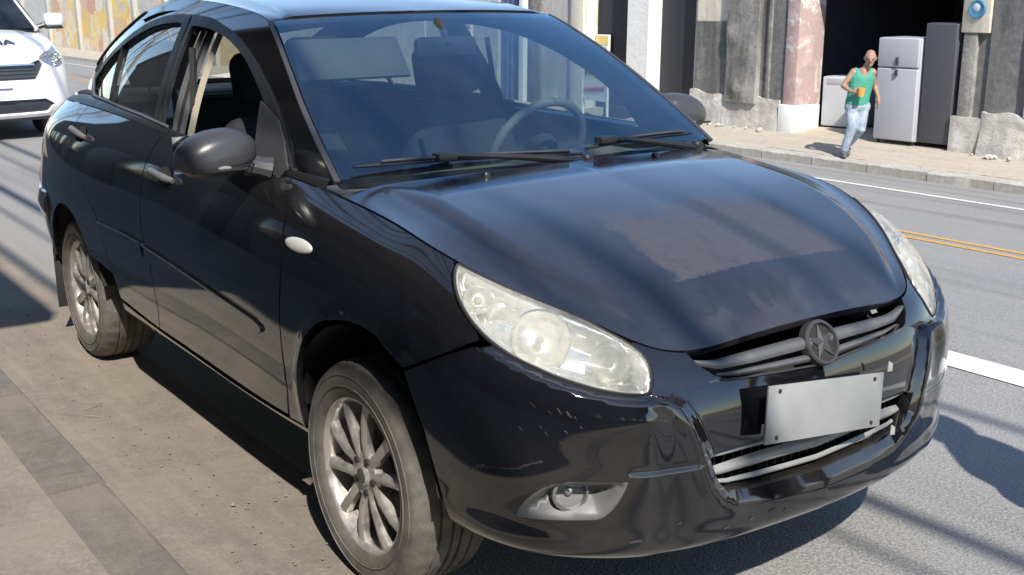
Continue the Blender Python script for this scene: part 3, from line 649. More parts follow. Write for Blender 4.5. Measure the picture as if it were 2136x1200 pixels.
# ---- greenhouse sides : pillars, frames, glass
def belt(x): return np.interp(x,[-3.1,-2.75,-2.3,-1.7,-1.0,-.4,-.25],[1.035,1.045,1.05,1.04,1.01,.99,.99])
xs_=list(np.linspace(-.27,-3.05,60))
GO=[(x,float(zr(x)[0])-.002) for x in xs_]+[(x,float(belt(x))) for x in np.linspace(-3.05,-.30,30)]
WF=crom([(-.60,1.02),(-.66,1.105),(-.735,1.166),(-.817,1.212),(-.91,1.255),(-1.005,1.291),(-1.144,1.328),(-1.273,1.350),(-1.40,1.362),(-1.52,1.366)],3,False)+[(-1.535,1.36),(-1.50,1.22),(-1.47,1.10),(-1.45,1.03)]
WR=[(-1.555,1.036),(-1.60,1.20),(-1.64,1.36),(-1.655,1.372)]+crom([(-1.727,1.374),(-1.917,1.362),(-2.123,1.330),(-2.344,1.272),(-2.56,1.196),(-2.70,1.128),(-2.735,1.09),(-2.70,1.066),(-2.60,1.054)],3,False)
WFh=[(x,z) for x,z in WF]; 
DFo=crom([(-.47,1.00),(-.55,1.082),(-.60,1.124),(-.71,1.190),(-.884,1.270),(-1.00,1.312),(-1.141,1.352),(-1.341,1.388),(-1.47,1.398),(-1.60,1.402)],3,False)
for s in (-1,1):
    panel('pillar_frame',gev,GO,'paint',car,(s,),.035,.02,[WF,WR],.025,None,.002)
    panel('door_frame',gev,DFo+[(-1.575,1.39),(-1.50,1.10),(-1.468,1.01)],'trim_black',car,(s,),.03,.018,[WF],.012,None,.004,.009)
    RFo=[(-1.48,1.012),(-1.52,1.10),(-1.59,1.38),(-1.60,1.402)]+crom([(-1.727,1.402),(-1.917,1.391),(-2.123,1.360),(-2.344,1.302),(-2.56,1.228),(-2.72,1.155),(-2.775,1.10),(-2.76,1.055),(-2.70,1.043)],3,False)
    panel('door_frame',gev,RFo,'trim_black',car,(s,),.03,.018,[WR],.012,None,.004,.009)
    panel('door_window',gev,WR,'side_glass',car,(s,),.06,.03,(),0,None,0,-.008)
    # quarter divider bar
    bb=B(); L=[]
    for k in range(8):
        t=k/7; p=GRN(-2.36+.12*t,1.275-.215*t); L.append((p[0],(p[1]-.003)*s,p[2]))
    bb.tube(L,.011,6); bb.obj('window_bar','trim_black',car)
    # belt strip between body side and glass
    bb=B()
    def bs(i,j,s=s):
        x=-.28-2.75*i; uu=uvx(x,.99)[0]; w0=WALL.ev(uu,VT)[0]; g0=GRN(w0[0],float(belt(w0[0]))+.012)
        p=w0+(g0-w0)*j+np.array([0,0,.010*math.sin(math.pi*j)]); return (p[0],p[1]*s,p[2])
    bb.grid(bs,60,5,flip=(s<0)); bb.obj('belt_trim','trim_black',car,fix=False)
    bb=B(); L=[]
    for k in range(28):
        x=-1.40-1.17*k/27; p=GRN(x,float(belt(x))+.020); L.append((p[0],(p[1]+.010)*s,p[2]))
    for k in range(1,7):
        a=k/6; x=-2.57-.20*a; z=float(belt(x))+.020+.085*a*a; p=GRN(x,z); L.append((p[0],(p[1]+.010)*s,p[2]))
    bb.tube(L,.0055,6); bb.obj('window_moulding','slat_grey',car)
    # sail panel at the mirror
    panel('mirror_sail',gev,[(-.745,1.168),(-.69,1.025),(-.63,.995),(-.52,.975),(-.49,1.005),(-.545,1.075),(-.61,1.125)] if s<0 else [(-.665,1.125),(-.60,1.005),(-.55,.985),(-.49,1.005),(-.545,1.075),(-.61,1.118)],'mirror_plastic',car,(s,),.02,.012,(),.012,None,.003,.016)
# front passenger-side glass is wound down; the driver's side is up
panel('door_window',gev,WF,'side_glass',car,(1,),.06,.03,(),0,None,0,-.008)
# ---- door mirrors
for s in (-1,1):
    mr=B()
    def mf(i,j,s=s):
        th=i*2*math.pi; ph=(j-.5)*math.pi; n=.72
        sg=lambda q,e: math.copysign(abs(q)**e,q)
        y=sg(math.sin(ph),.80); c=sg(math.cos(ph),.72)
        x=c*sg(math.cos(th),n); z=c*sg(math.sin(th),n)
        if x<0: x*=.35                      # flattened towards the glass
        wy=.5-.5*y                          # 0 outboard .. 1 inboard (y=-1 inboard)
        hz=(.070 if z>0 else .056)*(1.-.22*max(0,y)**2-.25*max(0,-y)**3); cz=1.048-.010*y
        return (-.615+.082*x+.02*y*0,s*(.862+.113*y),cz+hz*z-.012*max(0,x)*max(0,y))
    mr.grid(mf,32,20); m_=mr.obj('side_mirror','mirror_plastic',car,angle=80)
    bb=B(); bb.tube([(-.60,s*.775,1.018),(-.585,s*.745,1.008),(-.575,s*.715,1.0)],[.034,.028,.034],10); bb.obj('mirror_arm','mirror_plastic',m_)
    bb=B(); L=[(-.615+.082*math.cos(k/12*math.pi-math.pi/2)*1.005,s*.87,1.0) for k in range(3)]
    bb.box(-.542,-.531,s*.80 if s>0 else -.955,s*.955 if s>0 else -.80,1.012,1.018); bb.obj('mirror_slot','under',m_)
    bb=B(); M=Matrix.Translation((-.5365,s*.865,1.020))@Matrix.Rotation(R(90),4,'Y'); bb.lathe([(.012,0),(.011,.004),(.0,.005)],12,M@Matrix.Diagonal((.5,1.6,1,1))); bb.obj('mirror_lamp','slat_light',m_)
    bb=B(); L=[]
    for k in range(29):
        t=k/28; y=.955-.185*t; yy=(y-.862)/.113; c=max(0,1-abs(yy)**2.6)**.5; L.append((-.615+.0815*c,s*y,1.018-.004*math.sin(t*5)))
    bb.tube(L,.0022,5); bb.obj('mirror_groove','under',m_)
    bb=B(); bb.box(-.649,-.646,min(s*.78,s*.965),max(s*.78,s*.965),1.0,1.10); bb.obj('mirror_glass','chrome',m_)
# ---- headlights
for s in (-1,1):
    hl=panel('headlight_bowl',wev,HLs,'reflector',car,(s,),.02,.014,(),0,lambda q,P:-.055*sstep(0,.05,pdist(q,HLs)),.0,-.004)
    hl.name='headlight'
    panel('headlight_lens',wev,HLs,'lens',hl,(s,),.016,.010,(),.012,lambda q,P:.010*sstep(0,.06,pdist(q,HLs)),.002,.001)
    for (u,v,r,dp,mt) in ((.700,.586,.064,.045,'reflector'),(.556,.572,.044,.04,'reflector'),(.850,.632,.034,.03,'reflector')):
        M=frame_at(u,v,s,-.012); bb=B()
        # aim bowls forward rather than square to the skin
        p=M.translation.copy(); fwd=Vector((.92,s*.30,.12)).normalized(); n=Vector((M[0][2],M[1][2],M[2][2])); ax=(n*.55+fwd*.45).normalized()
        a=Vector((0,0,1)).cross(ax).normalized(); M=Matrix((a,ax.cross(a),ax)).transposed().to_4x4(); M.translation=p
        prof=[(r*1.03,.000),(r*1.0,.002)]+[(r*math.sin(k/8*math.pi/2),-dp*math.cos(k/8*math.pi/2)) for k in range(8,-1,-1)]
        bb.lathe(prof,28,M); bb.obj('reflector_bowl',mt,hl,angle=50)
        bb=B(); bb.lathe([(.010,-dp),(.010,-dp*.3),(.006,-dp*.1),(0,-dp*.05)],12,M); bb.obj('bulb','slat_light',hl)
    # lens surround, dark rubber
    bb=B(); L=[on_wall(u,v,-.002,s)[0] for u,v in dens(HLs,.02)]; bb.tube(L+[L[0]],.0045,5,False); bb.obj('headlight_seal','rubber',hl)
    # fog lamp pocket
    fg=panel('fog_lamp_pocket',wev,FOG,'fog_grey',car,(s,),.012,.008,(),0,lambda q,P: bump_disp(q,P)*sstep(.03,0,pdist(q,FOG))-.048*sstep(0,.055,pdist(q,FOG)),0,-.003)
    fg.name='fog_lamp'
    M=frame_at(.668,.194,s,-.030); p=M.translation.copy(); ax=Vector((.93,s*.36,.02)).normalized(); a=Vector((0,0,1)).cross(ax).normalized(); M=Matrix((a,ax.cross(a),ax)).transposed().to_4x4(); M.translation=p
    bb=B(); bb.lathe([(.040,-.02),(.040,.012),(.034,.014),(.033,.006)],26,M); bb.obj('fog_lamp_ring','fog_grey',fg)
    bb=B(); bb.lathe([(.033*math.cos(k/6*math.pi/2),.006+.010*math.sin(k/6*math.pi/2)) for k in range(7)],26,M); bb.obj('fog_lamp_lens','lamp_clear',fg)
    bb=B(); bb.lathe([(.033,.004)]+[(.033*math.sin(k/6*math.pi/2),-.025*math.cos(k/6*math.pi/2)) for k in range(6,-1,-1)],22,M); bb.obj('fog_lamp_reflector','reflector',fg)
    bb=B(); bb.lathe([(.008,-.02),(.008,.0),(.0,.003)],10,M); bb.obj('fog_lamp_bulb','chrome',fg)
# ---- grilles, emblem, plate
gr=panel('grille',wev,[(0,.46),(.30,.49),(.37,.66),(.37,VT-.002),(0,VT-.002)],'under',car,(1,-1),.03,.02,(),0,None,0,-.075)
def bar(name,us,mid,half,mat,parent,d0=-.03,bulge=.014,n=6,tilt=0.):
    bb=B()
    for s in (-1,1):
        def fn(i,j,s=s):
            k=i*(len(us)-1); a=int(min(k,len(us)-2)); t=k-a; u=us[a]*(1-t)+us[a+1]*t; m=mid[a]*(1-t)+mid[a+1]*t; h=half[a]*(1-t)+half[a+1]*t
            q=2*j-1; p,_=on_wall(u,m+h*q,d0+bulge*(1-q*q)+tilt*q,s); return p
        bb.grid(fn,24,n,flip=(s>0))
    return bb.obj(name,mat,parent,fix=False,angle=60)
bar('grille_bar',[.03,.2,.30,.368],[.600,.596,.603,.640],[.040,.040,.035,.018],'slat_grey',gr,-.016,.012,tilt=-.004)
bar('grille_bar',[.03,.15,.25,.312],[.510,.515,.526,.545],[.019,.019,.015,.008],'slat_grey',gr,-.022,.010)
bar('grille_trim',[.0,.134,.242,.292,.325],[.470,.480,.494,.508,.540],[.006,.006,.006,.006,.005],'trim_grey',gr,-.022,.005)
it=panel('lower_intake',wev,[(0,.14),(.30,.155),(.36,.265),(.30,.285),(0,.285)],'under',car,(1,-1),.03,.02,(),0,None,0,-.10)
bar('intake_bar',[0,.1,.2,.30,.345],[.248,.250,.252,.254,.256],[.010,.010,.010,.009,.006],'slat_light',it,-.045,.008)
bar('intake_bar',[0,.1,.2,.30,.333],[.205,.206,.207,.208,.210],[.014,.014,.014,.012,.008],'slat_light',it,-.045,.008,tilt=-.004)
bar('intake_bar',[0,.1,.2,.28,.305],[.166,.167,.170,.176,.182],[.007,.007,.007,.006,.005],'slat_light',it,-.040,.006)
bb=B()
for k in range(12):
    for s in (-1,1):
        u=.015+k*.026; p,_=on_wall(u,.225,-.062,s); bb.box(p.x-.02,p.x,p.y-.0025,p.y+.0025,p.z-.055,p.z+.05)
bb.obj('intake_mesh','trim_black',it)
em=empty('emblem'); em.parent=car
p,_=on_wall(.0001,.572,0.,1); ax=Vector((.90,0,.43)).normalized(); a=Vector((0,1,0)); M=Matrix((a,ax.cross(a),ax)).transposed().to_4x4(); M.translation=p-ax*.008
bb=B(); bb.lathe([(.053,-.02),(.053,.001),(.050,.005),(.045,.005),(.043,.001),(.043,-.004)],40,M); bb.obj('emblem_ring','trim_grey',em)
bb=B(); bb.disc(.043,-.003,32,M); bb.obj('emblem_back','under',em)
bb=B(); P=[]
for k in range(10):
    r=.044 if k%2==0 else .0165; a=R(90+36*k); P.append((r*math.cos(a),r*math.sin(a)))
vs=[M@Vector((x,y,.001)) for x,y in P]+[M@Vector((x,y,-.004)) for x,y in P]+[M@Vector((0,0,.006))]
bb.add(vs,[(20,k,(k+1)%10) for k in range(10)]+[(k,10+k,10+(k+1)%10,(k+1)%10) for k in range(10)]); bb.obj('emblem_star','trim_grey',em,angle=10)
pl=B(); Mp=Matrix.Translation((.830,-.030,.556))@Matrix.Rotation(R(-7),4,'X')@Matrix.Rotation(R(-4),4,'Y')
pl.box(-.003,.003,-.2,.2,-.065,.065,Mp); plo=pl.obj('license_plate','plate',car,.002)
for y in (-.165,.165):
    for z in (-.052,.052): bb=B(); bb.lathe([(.005,0),(.005,.002),(.0,.003)],8,Mp@Matrix.Translation((.003,y,z))@Matrix.Rotation(R(90),4,'Y')); bb.obj('plate_bolt','steel_dark',plo)
bb=B(); bb.box(-.025,-.003,-.10,.10,-.04,.04,Mp); bb.obj('plate_holder','trim_black',plo,.006)
for (y,z,a) in ((-.225,.545,.0),(.20,.605,.0),(.235,.435,.0)):
    bb=B(); x=.834-.3*y*y; vs=[(x,y-.007,z-.012),(x+.004,y+.006,z-.012),(x+.002,y+.008,z+.007),(x,y-.003,z+.014)]; bb.prism(vs,(.004,0,0)); bb.obj('broken_bracket','white_part',car,.0015)
# ---- wheels
def make_wheel(name):
    w=empty(name)
    Mx=Matrix.Rotation(R(90),4,'X')      # local z -> -y (outboard = -y)
    t=B(); RO=.2965
    prof=[(.196,.005),(.203,.012),(.222,.020),(.248,.024),(.268,.022),(.280,.015),(.288,.004),(.2925,-.010),(.295,-.022),(.2955,-.038),(.289,-.040),(.289,-.046),(.2965,-.048),(.2968,-.072),(.289,-.074),(.289,-.082),(.2968,-.084),(.2968,-.098),(.289,-.1),(.289,-.108),(.2968,-.11),(.2965,-.134),(.289,-.136),(.289,-.142),(.2955,-.144),(.295,-.16),(.2915,-.175),(.286,-.188),(.276,-.200),(.25,-.208),(.22,-.205),(.196,-.19)]
    def mod(i,k,r): return r-.0022 if (6<=i<=9 or 24<=i<=27) and k%4==0 else (r-.0018 if i in (12,13,20,21) and k%4==2 else r)
    t.lathe(prof,144,Mx,mod=mod); tyre=t.obj('tyre','tyre',w,angle=28)
    bb=B()
    for rr in (.234,.262): bb.lathe([(rr-.0015,.0228),(rr,.0252),(rr+.0015,.0226)],72,Mx)
    bb.obj('sidewall_rib','tyre',tyre)
    rm=B(); rm.lathe([(.2075,.004),(.2085,.009),(.205,.012),(.198,.010),(.190,.000),(.187,-.012),(.184,-.06),(.178,-.19)],72,Mx); rim=rm.obj('rim','alloy',w)
    sp=B()
    for k in range(5):
        for sg in (-1,1):
            th=R(72*k+90+14); d=Vector((math.cos(th),math.sin(th),0)); e=Vector((-math.sin(th),math.cos(th),0))
            def pt(rad,lat,h): return Mx@Vector((*(d*rad+e*lat).to_2d(),h))
            secs=[(.040,sg*.017,.014,-.004),(.09,sg*.026,.0125,.003),(.15,sg*.043,.0135,.004),(.192,sg*.060,.017,-.002)]
            vs=[];fs=[]
            for (rad,lat,hw_s,h) in secs:
                hw=hw_s*1.15
                vs+=[pt(rad,lat-hw,h-.020),pt(rad,lat-hw*.95,h-.003),pt(rad,lat-hw*.45,h+.003),pt(rad,lat+hw*.45,h+.003),pt(rad,lat+hw*.95,h-.003),pt(rad,lat+hw,h-.020)]
            for a in range(3):
                for q in range(6): fs.append((a*6+q,a*6+(q+1)%6,(a+1)*6+(q+1)%6,(a+1)*6+q))
            sp.add(vs,fs)
    sp.obj('spokes','alloy',rim,angle=40)
    hb=B(); hb.lathe([(.0,.008),(.022,.008),(.026,.004),(.030,-.001),(.060,-.002),(.066,-.010),(.066,-.05)],40,Mx); hb.obj('hub','alloy',rim)
    cp=B(); cp.lathe([(.0,.013),(.014,.0125),(.020,.0085),(.021,.004)],24,Mx); cp.obj('hub_cap','trim_grey',rim)
    for k in range(5):
        a=R(72*k+54+14); bb=B(); bb.lathe([(.0095,-.001),(.0095,.004),(.006,.006),(0,.006)],8,Mx@Matrix.Translation((.046*math.cos(a),.046*math.sin(a),0))); bb.obj('lug_nut','steel_dark',rim)
    bd=B(); bd.lathe([(.0,-.055),(.125,-.055),(.128,-.060),(.128,-.075),(.0,-.075)],40,Mx); bd.obj('brake_disc','steel_dark',w)
    bb=B(); bb.box(-.05,.05,.055,.10,.06,.13); bb.obj('brake_caliper','steel_dark',w,.008)
    bb=B(); bb.lathe([(.0,-.14),(.17,-.14),(.182,-.12)],32,Mx); bb.obj('brake_shield','under',w)
    return w
wh=make_wheel('front_wheel'); wh.parent=car; wh.location=(0,-.770,.295)
for nm,x,y,rz in (('front_wheel',0,.770,math.pi),('rear_wheel',-2.4,-.765,0),('rear_wheel',-2.4,.765,math.pi)):
    c=copy_tree(wh,car); c.name=nm; c.location=(x,y,.295); c.rotation_euler=(0,0,rz)
    c.rotation_euler.rotate_axis('Y',R(23 if y<0 else 40)) 
wh.rotation_euler=(0,R(4),0)
# ---- wheel wells, floor, mud flaps
for x0 in (0.02,-2.4):
    for s in (-1,1):
        bb=B()
        def wl(i,j,s=s,x0=x0):
            a=R(10+160*i); r=.372 if x0>-1 else .362; y=.800-.33*j
            if x0>-1 and j<.01: y=.79
            return (x0+r*math.cos(a),s*y,.315+r*math.sin(a))
        bb.grid(wl,28,3,flip=(s<0)); 
        bb.grid(lambda i,j: (x0+.37*j*math.cos(R(5+170*i)),s*.47,.315+.37*j*math.sin(R(5+170*i))),28,2)
        bb.obj('wheel_well','under',car,fix=False)
for s in (-1,1):
    bb=B(); bb.box(-2.80,-2.79,min(s*.60,s*.79),max(s*.60,s*.79),.13,.40); bb.obj('mud_flap','rubber',car,.003)
    bb=B()
    L=[(-.2-.07*t,s*.812,.52-.23*t) for t in (0,.5,1)]; 
bb=B(); bb.box(-3.05,.40,-.47,.47,.27,.33); bb.box(-2.0,-.42,-.74,.74,.30,.345); bb.box(-.30,.60,-.44,.44,.30,.62); bb.box(.55,.66,-.5,.5,.36,.60); bb.box(-2.95,-2.05,-.46,.46,.33,.92); bb.box(-3.1,-2.8,-.6,.6,.34,.98); bb.obj('underbody','under',car,.02)
bb=B(); bb.box(-.3,.70,-.38,.38,.285,.30); bb.box(.40,.60,-.60,.60,.300,.315); bb.box(.36,.50,-.68,.68,.318,.33); bb.box(.50,.62,-.62,.62,.315,.60); bb.obj('light_leak_block','under',car)  # unseen slabs added to block sunlight leaking through the nose onto the ground
# ---- cowl, wipers
bb=B()
def cw(i,j):
    y=(2*i-1)*.665; t=abs(y)/.665; x0=-.165+(-.245+.165)*t**2; x1=-.235+(-.295+.235)*t**2
    return (x0+(x1-x0)*j,y,.972-.006*math.sin(math.pi*j)+.006*t*t+.022*j)
bb.grid(cw,30,4); bb.obj('cowl_panel','trim_black',car)
def wiper(a,b_,piv,joint):
    w_=B(); a=Vector(a); b_=Vector(b_); L=[a.lerp(b_,k/10)+Vector((0,0,.006*math.sin(math.pi*k/10))) for k in range(11)]
    w_.tube(L,[.004]+[.006]*9+[.004],6); bl=w_.obj('wiper','trim_black',car)
    w2=B(); d=(b_-a).normalized(); q=[p+Vector((.006,0,.010)) for p in L[1:-1]]; w2.tube(q,.0045,5); w2.obj('wiper_bow','trim_grey',bl)
    w3=B(); j=Vector(joint); w3.tube([Vector(piv),Vector(piv).lerp(j,.5)+Vector((.01,0,.012)),j+Vector((.006,0,.016))],[.014,.009,.007],8); w3.obj('wiper_arm','trim_black',bl)
    w4=B(); w4.lathe([(.02,-.02),(.02,.012),(.014,.02),(0,.022)],14,Matrix.Translation(Vector(piv))); w4.obj('wiper_pivot','trim_black',bl)
    w5=B(); w5.box(-.02,.02,-.03,.03,-.006,.014,Matrix.Translation(j+Vector((.004,0,.008)))); w5.obj('wiper_clip','trim_black',bl,.004)
wiper((-.258,-.625,1.032),(-.205,.125,1.008),(-.185,.10,.990),(-.235,-.36,1.028))
wiper((-.232,.135,1.020),(-.250,.585,1.028),(-.20,.56,.99),(-.235,.21,1.028))
# ---- cabin
db=B()
prof=[(-.26,.955),(-.34,.965),(-.50,.955),(-.62,.935),(-.68,.90),(-.70,.84),(-.66,.72),(-.64,.55),(-.45,.40)]
def dash(i,j):
    k=j*(len(prof)-1); a=int(min(k,len(prof)-2)); t=k-a; x=prof[a][0]*(1-t)+prof[a+1][0]*t; z=prof[a][1]*(1-t)+prof[a+1][1]*t; y=(2*i-1)*.665
    hump=.035*math.exp(-((y-.36)/.17)**2)*(1 if .2<j<.6 else 0)
    return (x,y,z+hump-.015*(y/.665)**2)
db.grid(dash,32,32); db.obj('dashboard','cabin_grey',car)
bb=B(); bb.box(-1.55,-.68,-.10,.10,.36,.60); bb.obj('centre_console','cabin',car,.03)
sw=empty('steering_wheel'); sw.parent=car
Ms=Matrix.Translation((-.77,.36,.945))@Matrix.Rotation(R(-64),4,'Y')
bb=B(); L=[Ms@Vector((.185*math.cos(2*math.pi*k/36),.185*math.sin(2*math.pi*k/36),0)) for k in range(37)]; bb.tube(L,.0155,10,False); bb.obj('wheel_ring','cabin_grey',sw)
bb=B(); bb.lathe([(0,.02),(.05,.015),(.07,-.01),(.06,-.04)],20,Ms); bb.obj('wheel_hub','cabin',sw)
bb=B(); bb.tube([Ms@Vector((-.18,0,0)),Ms@Vector((0,0,0))],.014,8); bb.tube([Ms@Vector((0,.18,0)),Ms@Vector((0,-.18,0))],.016,8); bb.tube([Ms@Vector((0,0,0)),Ms@Vector((0,0,-.25))],.03,8); bb.obj('wheel_spoke','cabin',sw)
def seat(name,x,y,w,hr=True):
    st_=empty(name); st_.parent=car
    bb=B(); bb.box(x-.02,x+.44,y-w,y+w,.42,.58); bb.obj('seat_cushion','seat_cloth',st_,.06,3)
    Mt=Matrix.Translation((x+.0,y,.50))@Matrix.Rotation(R(-14),4,'Y')
    bb=B()
    bb.prism([Mt@Vector((0,q*w,z)) for q,z in ((-1,0),(1,0),(1,.40),(.72,.60),(-.72,.60),(-1,.40))],Mt.to_3x3()@Vector((-.13,0,0))); bb.obj('seat_back','seat_cloth',st_,.045,3)
    if hr:
        for yy in ((0,) if w<.4 else (-.36,.36)):
            bb=B(); bb.box(-.115,-.005,yy-.14,yy+.14,.635,.82,Mt); bb.obj('headrest','seat_cloth',st_,.045,3)
            bb=B(); 
            for q in (-.06,.06): bb.tube([Mt@Vector((-.06,yy+q,.58)),Mt@Vector((-.06,yy+q,.66))],.006,6)
            bb.obj('headrest_post','steel_dark',st_)
seat('front_seat',-1.10,-.36,.25); seat('front_seat',-1.10,.36,.25); seat('rear_seat',-2.22,0,.62)
bb=B(); bb.box(-2.92,-2.32,-.58,.58,1.045,1.065); bb.obj('parcel_shelf','cabin',car,.008)
bb=B(); bb.grid(lambda i,j: (-.97-1.25*i,(2*j-1)*.50,float(rf(-.97-1.25*i)[0])-.035-.03*(2*j-1)**2),14,8); bb.obj('headliner','cabin_grey',car)
for s in (-1,1):
    bb=B(); bb.box(-1.42,-.42,min(s*.685,s*.735),max(s*.685,s*.735),.36,.975); bb.obj('door_card','cabin',car,.02)
    bb=B(); bb.box(-2.25,-1.47,min(s*.675,s*.725),max(s*.675,s*.725),.36,1.0); bb.obj('door_card','cabin',car,.02)
    # centre pillar trims, seen through the open front window
    for (xo,wd,of,mt) in ((-1.435,.022,.030,'slat_grey'),(-1.405,.020,.040,'under'),(-1.385,.018,.045,'slat_grey'),(-1.350,.030,.060,'pillar_beige')):
        bb=B()
        def pf(i,j,s=s,xo=xo,wd=wd,of=of):
            z=.90+.49*i; x=xo-.075*((z-.9)/.49)**1.4-.02+(2*j-1)*wd; y=GRN(x,max(z,1.0))[1]-of-.012*abs(2*j-1); return (float(x),s*float(y),z)
        bb.grid(pf,12,4); bb.obj('pillar_trim',mt,car)
    bb=B(); bb.tube([(-1.42,s*.60,1.30),(-1.40,s*.62,1.1),(-1.38,s*.64,.7)],.012,4); bb.obj('seat_belt','cabin',car)
bb=B(); bb.box(-.80,-.765,-.115,.115,1.27,1.335,Matrix.Translation((0,0,0))); bb.obj('rear_view_mirror','cabin',car,.02)
bb=B(); bb.tube([(-.765,0,1.31),(-.80,0,1.36),(-.83,0,1.385)],.012,6); bb.obj('mirror_stem','cabin',car)

for s in (-1,):
    bb=B(); Mv=Matrix.Translation((-.86,s*.33,1.335))@Matrix.Rotation(R(52),4,'Y'); bb.box(0,.15,-.19,.19,-.008,.008,Mv); bb.obj('sun_visor','visor_grey',car,.006)
# ------------------------------------------------------------------ street
def rz_(y):      # road height across the street: level by the car, falling to the far kerb
    y=max(y,-.62); 
    if y<1.7: return 0.
    if y<2.5: t=(y-1.7)/.8; return -.1146*.4*t*t
    return -.1146*(y-2.1)
def strip(name,ys,zf,x0,x1,nx,mat,parent=None,kind='structure',jit=None):
    bb=B()
    for i in range(nx+1):
        for y in ys:
            x=x0+(x1-x0)*i/nx; z=zf(y)
            if jit: z+=jit(x,y)
            bb.v.append((x,y,z))
    m=len(ys)
    for i in range(nx):
        for j in range(m-1): bb.f.append((i*m+j,(i+1)*m+j,(i+1)*m+j+1,i*m+j+1))
    o=bb.obj(name,mat,parent,fix=False)
    if parent is None: tag(o,kind=kind)
    return o
strip('ground',[-500,-40,-1,2.1,11.7,40,500],lambda y:(-.35 if y<=2.2 else (-1.5 if y>=11 else -.6)),-600,600,6,'ground')
road=strip('road',[-.62,-.2,.4,1.0,1.7,1.9,2.1,2.3,2.5,4,6,8,10,11.72],rz_,-180,60,60,'asphalt')
def rmark(name,x0,x1,y0,y1,mat):
    ys=[y0+(y1-y0)*k/3 for k in range(4)]; n=max(2,int((x1-x0)/1.))
    return strip(name,ys,lambda y: rz_(y)+.004,x0,x1,n,mat,road)
for k in range(-9,4): rmark('lane_dash',-1.3+8*k,2.9+8*k,1.955,2.165,'road_white')
for y in (5.52,5.80): rmark('centre_line',-170,55,y-.055,y+.055,'road_yellow')
rmark('edge_line',-170,55,9.46,9.62,'road_white')
strip('gutter',[-1.15,-1.12,-1.0,-.85,-.7,-.60],lambda y:.004+(.006 if y<-1.1 else 0)-(.004 if -.9<y<-.8 else 0),-60,40,200,'gutter',jit=lambda x,y:.004*mnoise.noise((x*1.3,y*5,0)))
near=strip('near_pavement',[-5.2,-3.5,-2.4,-1.8,-1.45,-1.315],lambda y:.028,-60,40,200,'pavement_near',jit=lambda x,y:.005*mnoise.noise((x*1.1,y*2,3.)))
def kerb_piece(L,w,h,seed,rough=.006):
    bb=B(); nx=max(2,int(L/.09))
    ring=[(0,-.25),(0,h-.02),(.012,h-.005),(.03,h),(w*.5,h),(w,h),(w,-.25)]
    vs=[]
    for i in range(nx+1):
        x=L*i/nx
        for k,(y,z) in enumerate(ring):
            n=mnoise.noise((x*6+seed*9.7,y*14,z*14+seed)); vs.append((x,y+(n*rough if k<4 else 0),z+(n*rough if 0<k<6 else 0)))
    m=len(ring); fs=[(i*m+k,(i+1)*m+k,(i+1)*m+k+1,i*m+k+1) for i in range(nx) for k in range(m-1)]
    fs+=[tuple(range(m)),tuple(nx*m+k for k in range(m))[::-1]]
    bb.add(vs,fs); me=bb.obj('kerb_stone','kerb_stone'); return me
def kerb_row(name,mat,x0,n,L,y,zt,w,flip,h,rough):
    e=tag(bpy.data.objects.new(name,None),kind='structure'); COL.objects.link(e)
    protos=[]
    for k in range(min(5,n)):
        o=kerb_piece(L-.012,w,h,k+1,rough); o.data.materials[0]=MT[mat]; protos.append(o)
    for k in range(n):
        o=protos[k] if k<5 else protos[(k*3)%5].copy()
        if k>=5: COL.objects.link(o)
        o.parent=e; o.location=(x0+k*L+(L-.012 if flip else 0),y,zt+random.uniform(-.004,.004)); o.rotation_euler=(0,0,math.pi if flip else 0)
    return e
kerb_row('near_kerb','kerb_stone',-30,48,1.0,-1.13,.0,.190,True,.024,.003)
kerb_row('far_kerb','kerb_far',-46,56,1.0,11.70,-1.10,.30,False,.135,.012)
kf=kerb_row('far_kerb_run','kerb_far',-126,1,80,11.70,-1.10,.30,False,.135,.012)
pz=lambda y: -.965+(y-12)*.079
strip('far_pavement',[11.98,12.3,12.6,12.9,13.3,14.2],pz,-180,40,220,'pavement_far',jit=lambda x,y:.012*mnoise.noise((x*.9,y*2.1,7.)))
# ------------------------------------------------------------------ buildings across the street
def rough_block(name,x0,x1,z0,z1,y,depth,amp,mat,parent,res=.07,top=.0,seed=0.,flare=0.):
    nx=max(3,int((x1-x0)/res)); nz=max(3,int((z1-z0)/res)); bb=B()
    for i in range(nx+1):
        for j in range(nz+1):
            x=x0+(x1-x0)*i/nx; zt=z1+top*mnoise.noise((x*2.1+seed,seed,1.)); z=z0+(zt-z0)*j/nz
            n=mnoise.fractal((x*2.3+seed,z*2.3,seed),.9,2.1,4)+.6*abs(mnoise.noise((x*5+seed,z*5,seed+4)))
            ed=min(1,min(i,nx-i,max(j,1),nz-j+1)/2.)
            bb.v.append((x,y-amp*max(0,n+.35)*(.35+.65*ed)-flare*(1-j/nz)**2,z))
    m=nz+1
    for i in range(nx):
        for j in range(nz): bb.f.append((i*m+j,i*m+j+1,(i+1)*m+j+1,(i+1)*m+j))
    k=len(bb.v); loop=[i*m for i in range(nx+1)]+[nx*m+j for j in range(1,nz+1)]+[i*m+nz for i in range(nx-1,-1,-1)]+[j for j in range(nz-1,0,-1)]
    for a in loop: v=bb.v[a]; bb.v.append((v[0],y+depth,v[2]))
    L=len(loop)
    for i in range(L): bb.f.append((loop[i],loop[(i+1)%L],k+(i+1)%L,k+i))
    return bb.obj(name,mat,parent,angle=50)
FY=13.2; PB=-.88
def bld(name,x,label):
    e=empty(name,(x,FY,PB),0,label,'building'); e.rotation_euler=(R(-1.3),0,0); return e
def pbox(name,par,x0,x1,y0,y1,z0,z1,mat,bevel=.0):
    ox=par.location.x; bb=B(); bb.box(x0-ox,x1-ox,y0-FY,y1-FY,z0-PB,z1-PB); return bb.obj(name,mat,par,bevel)
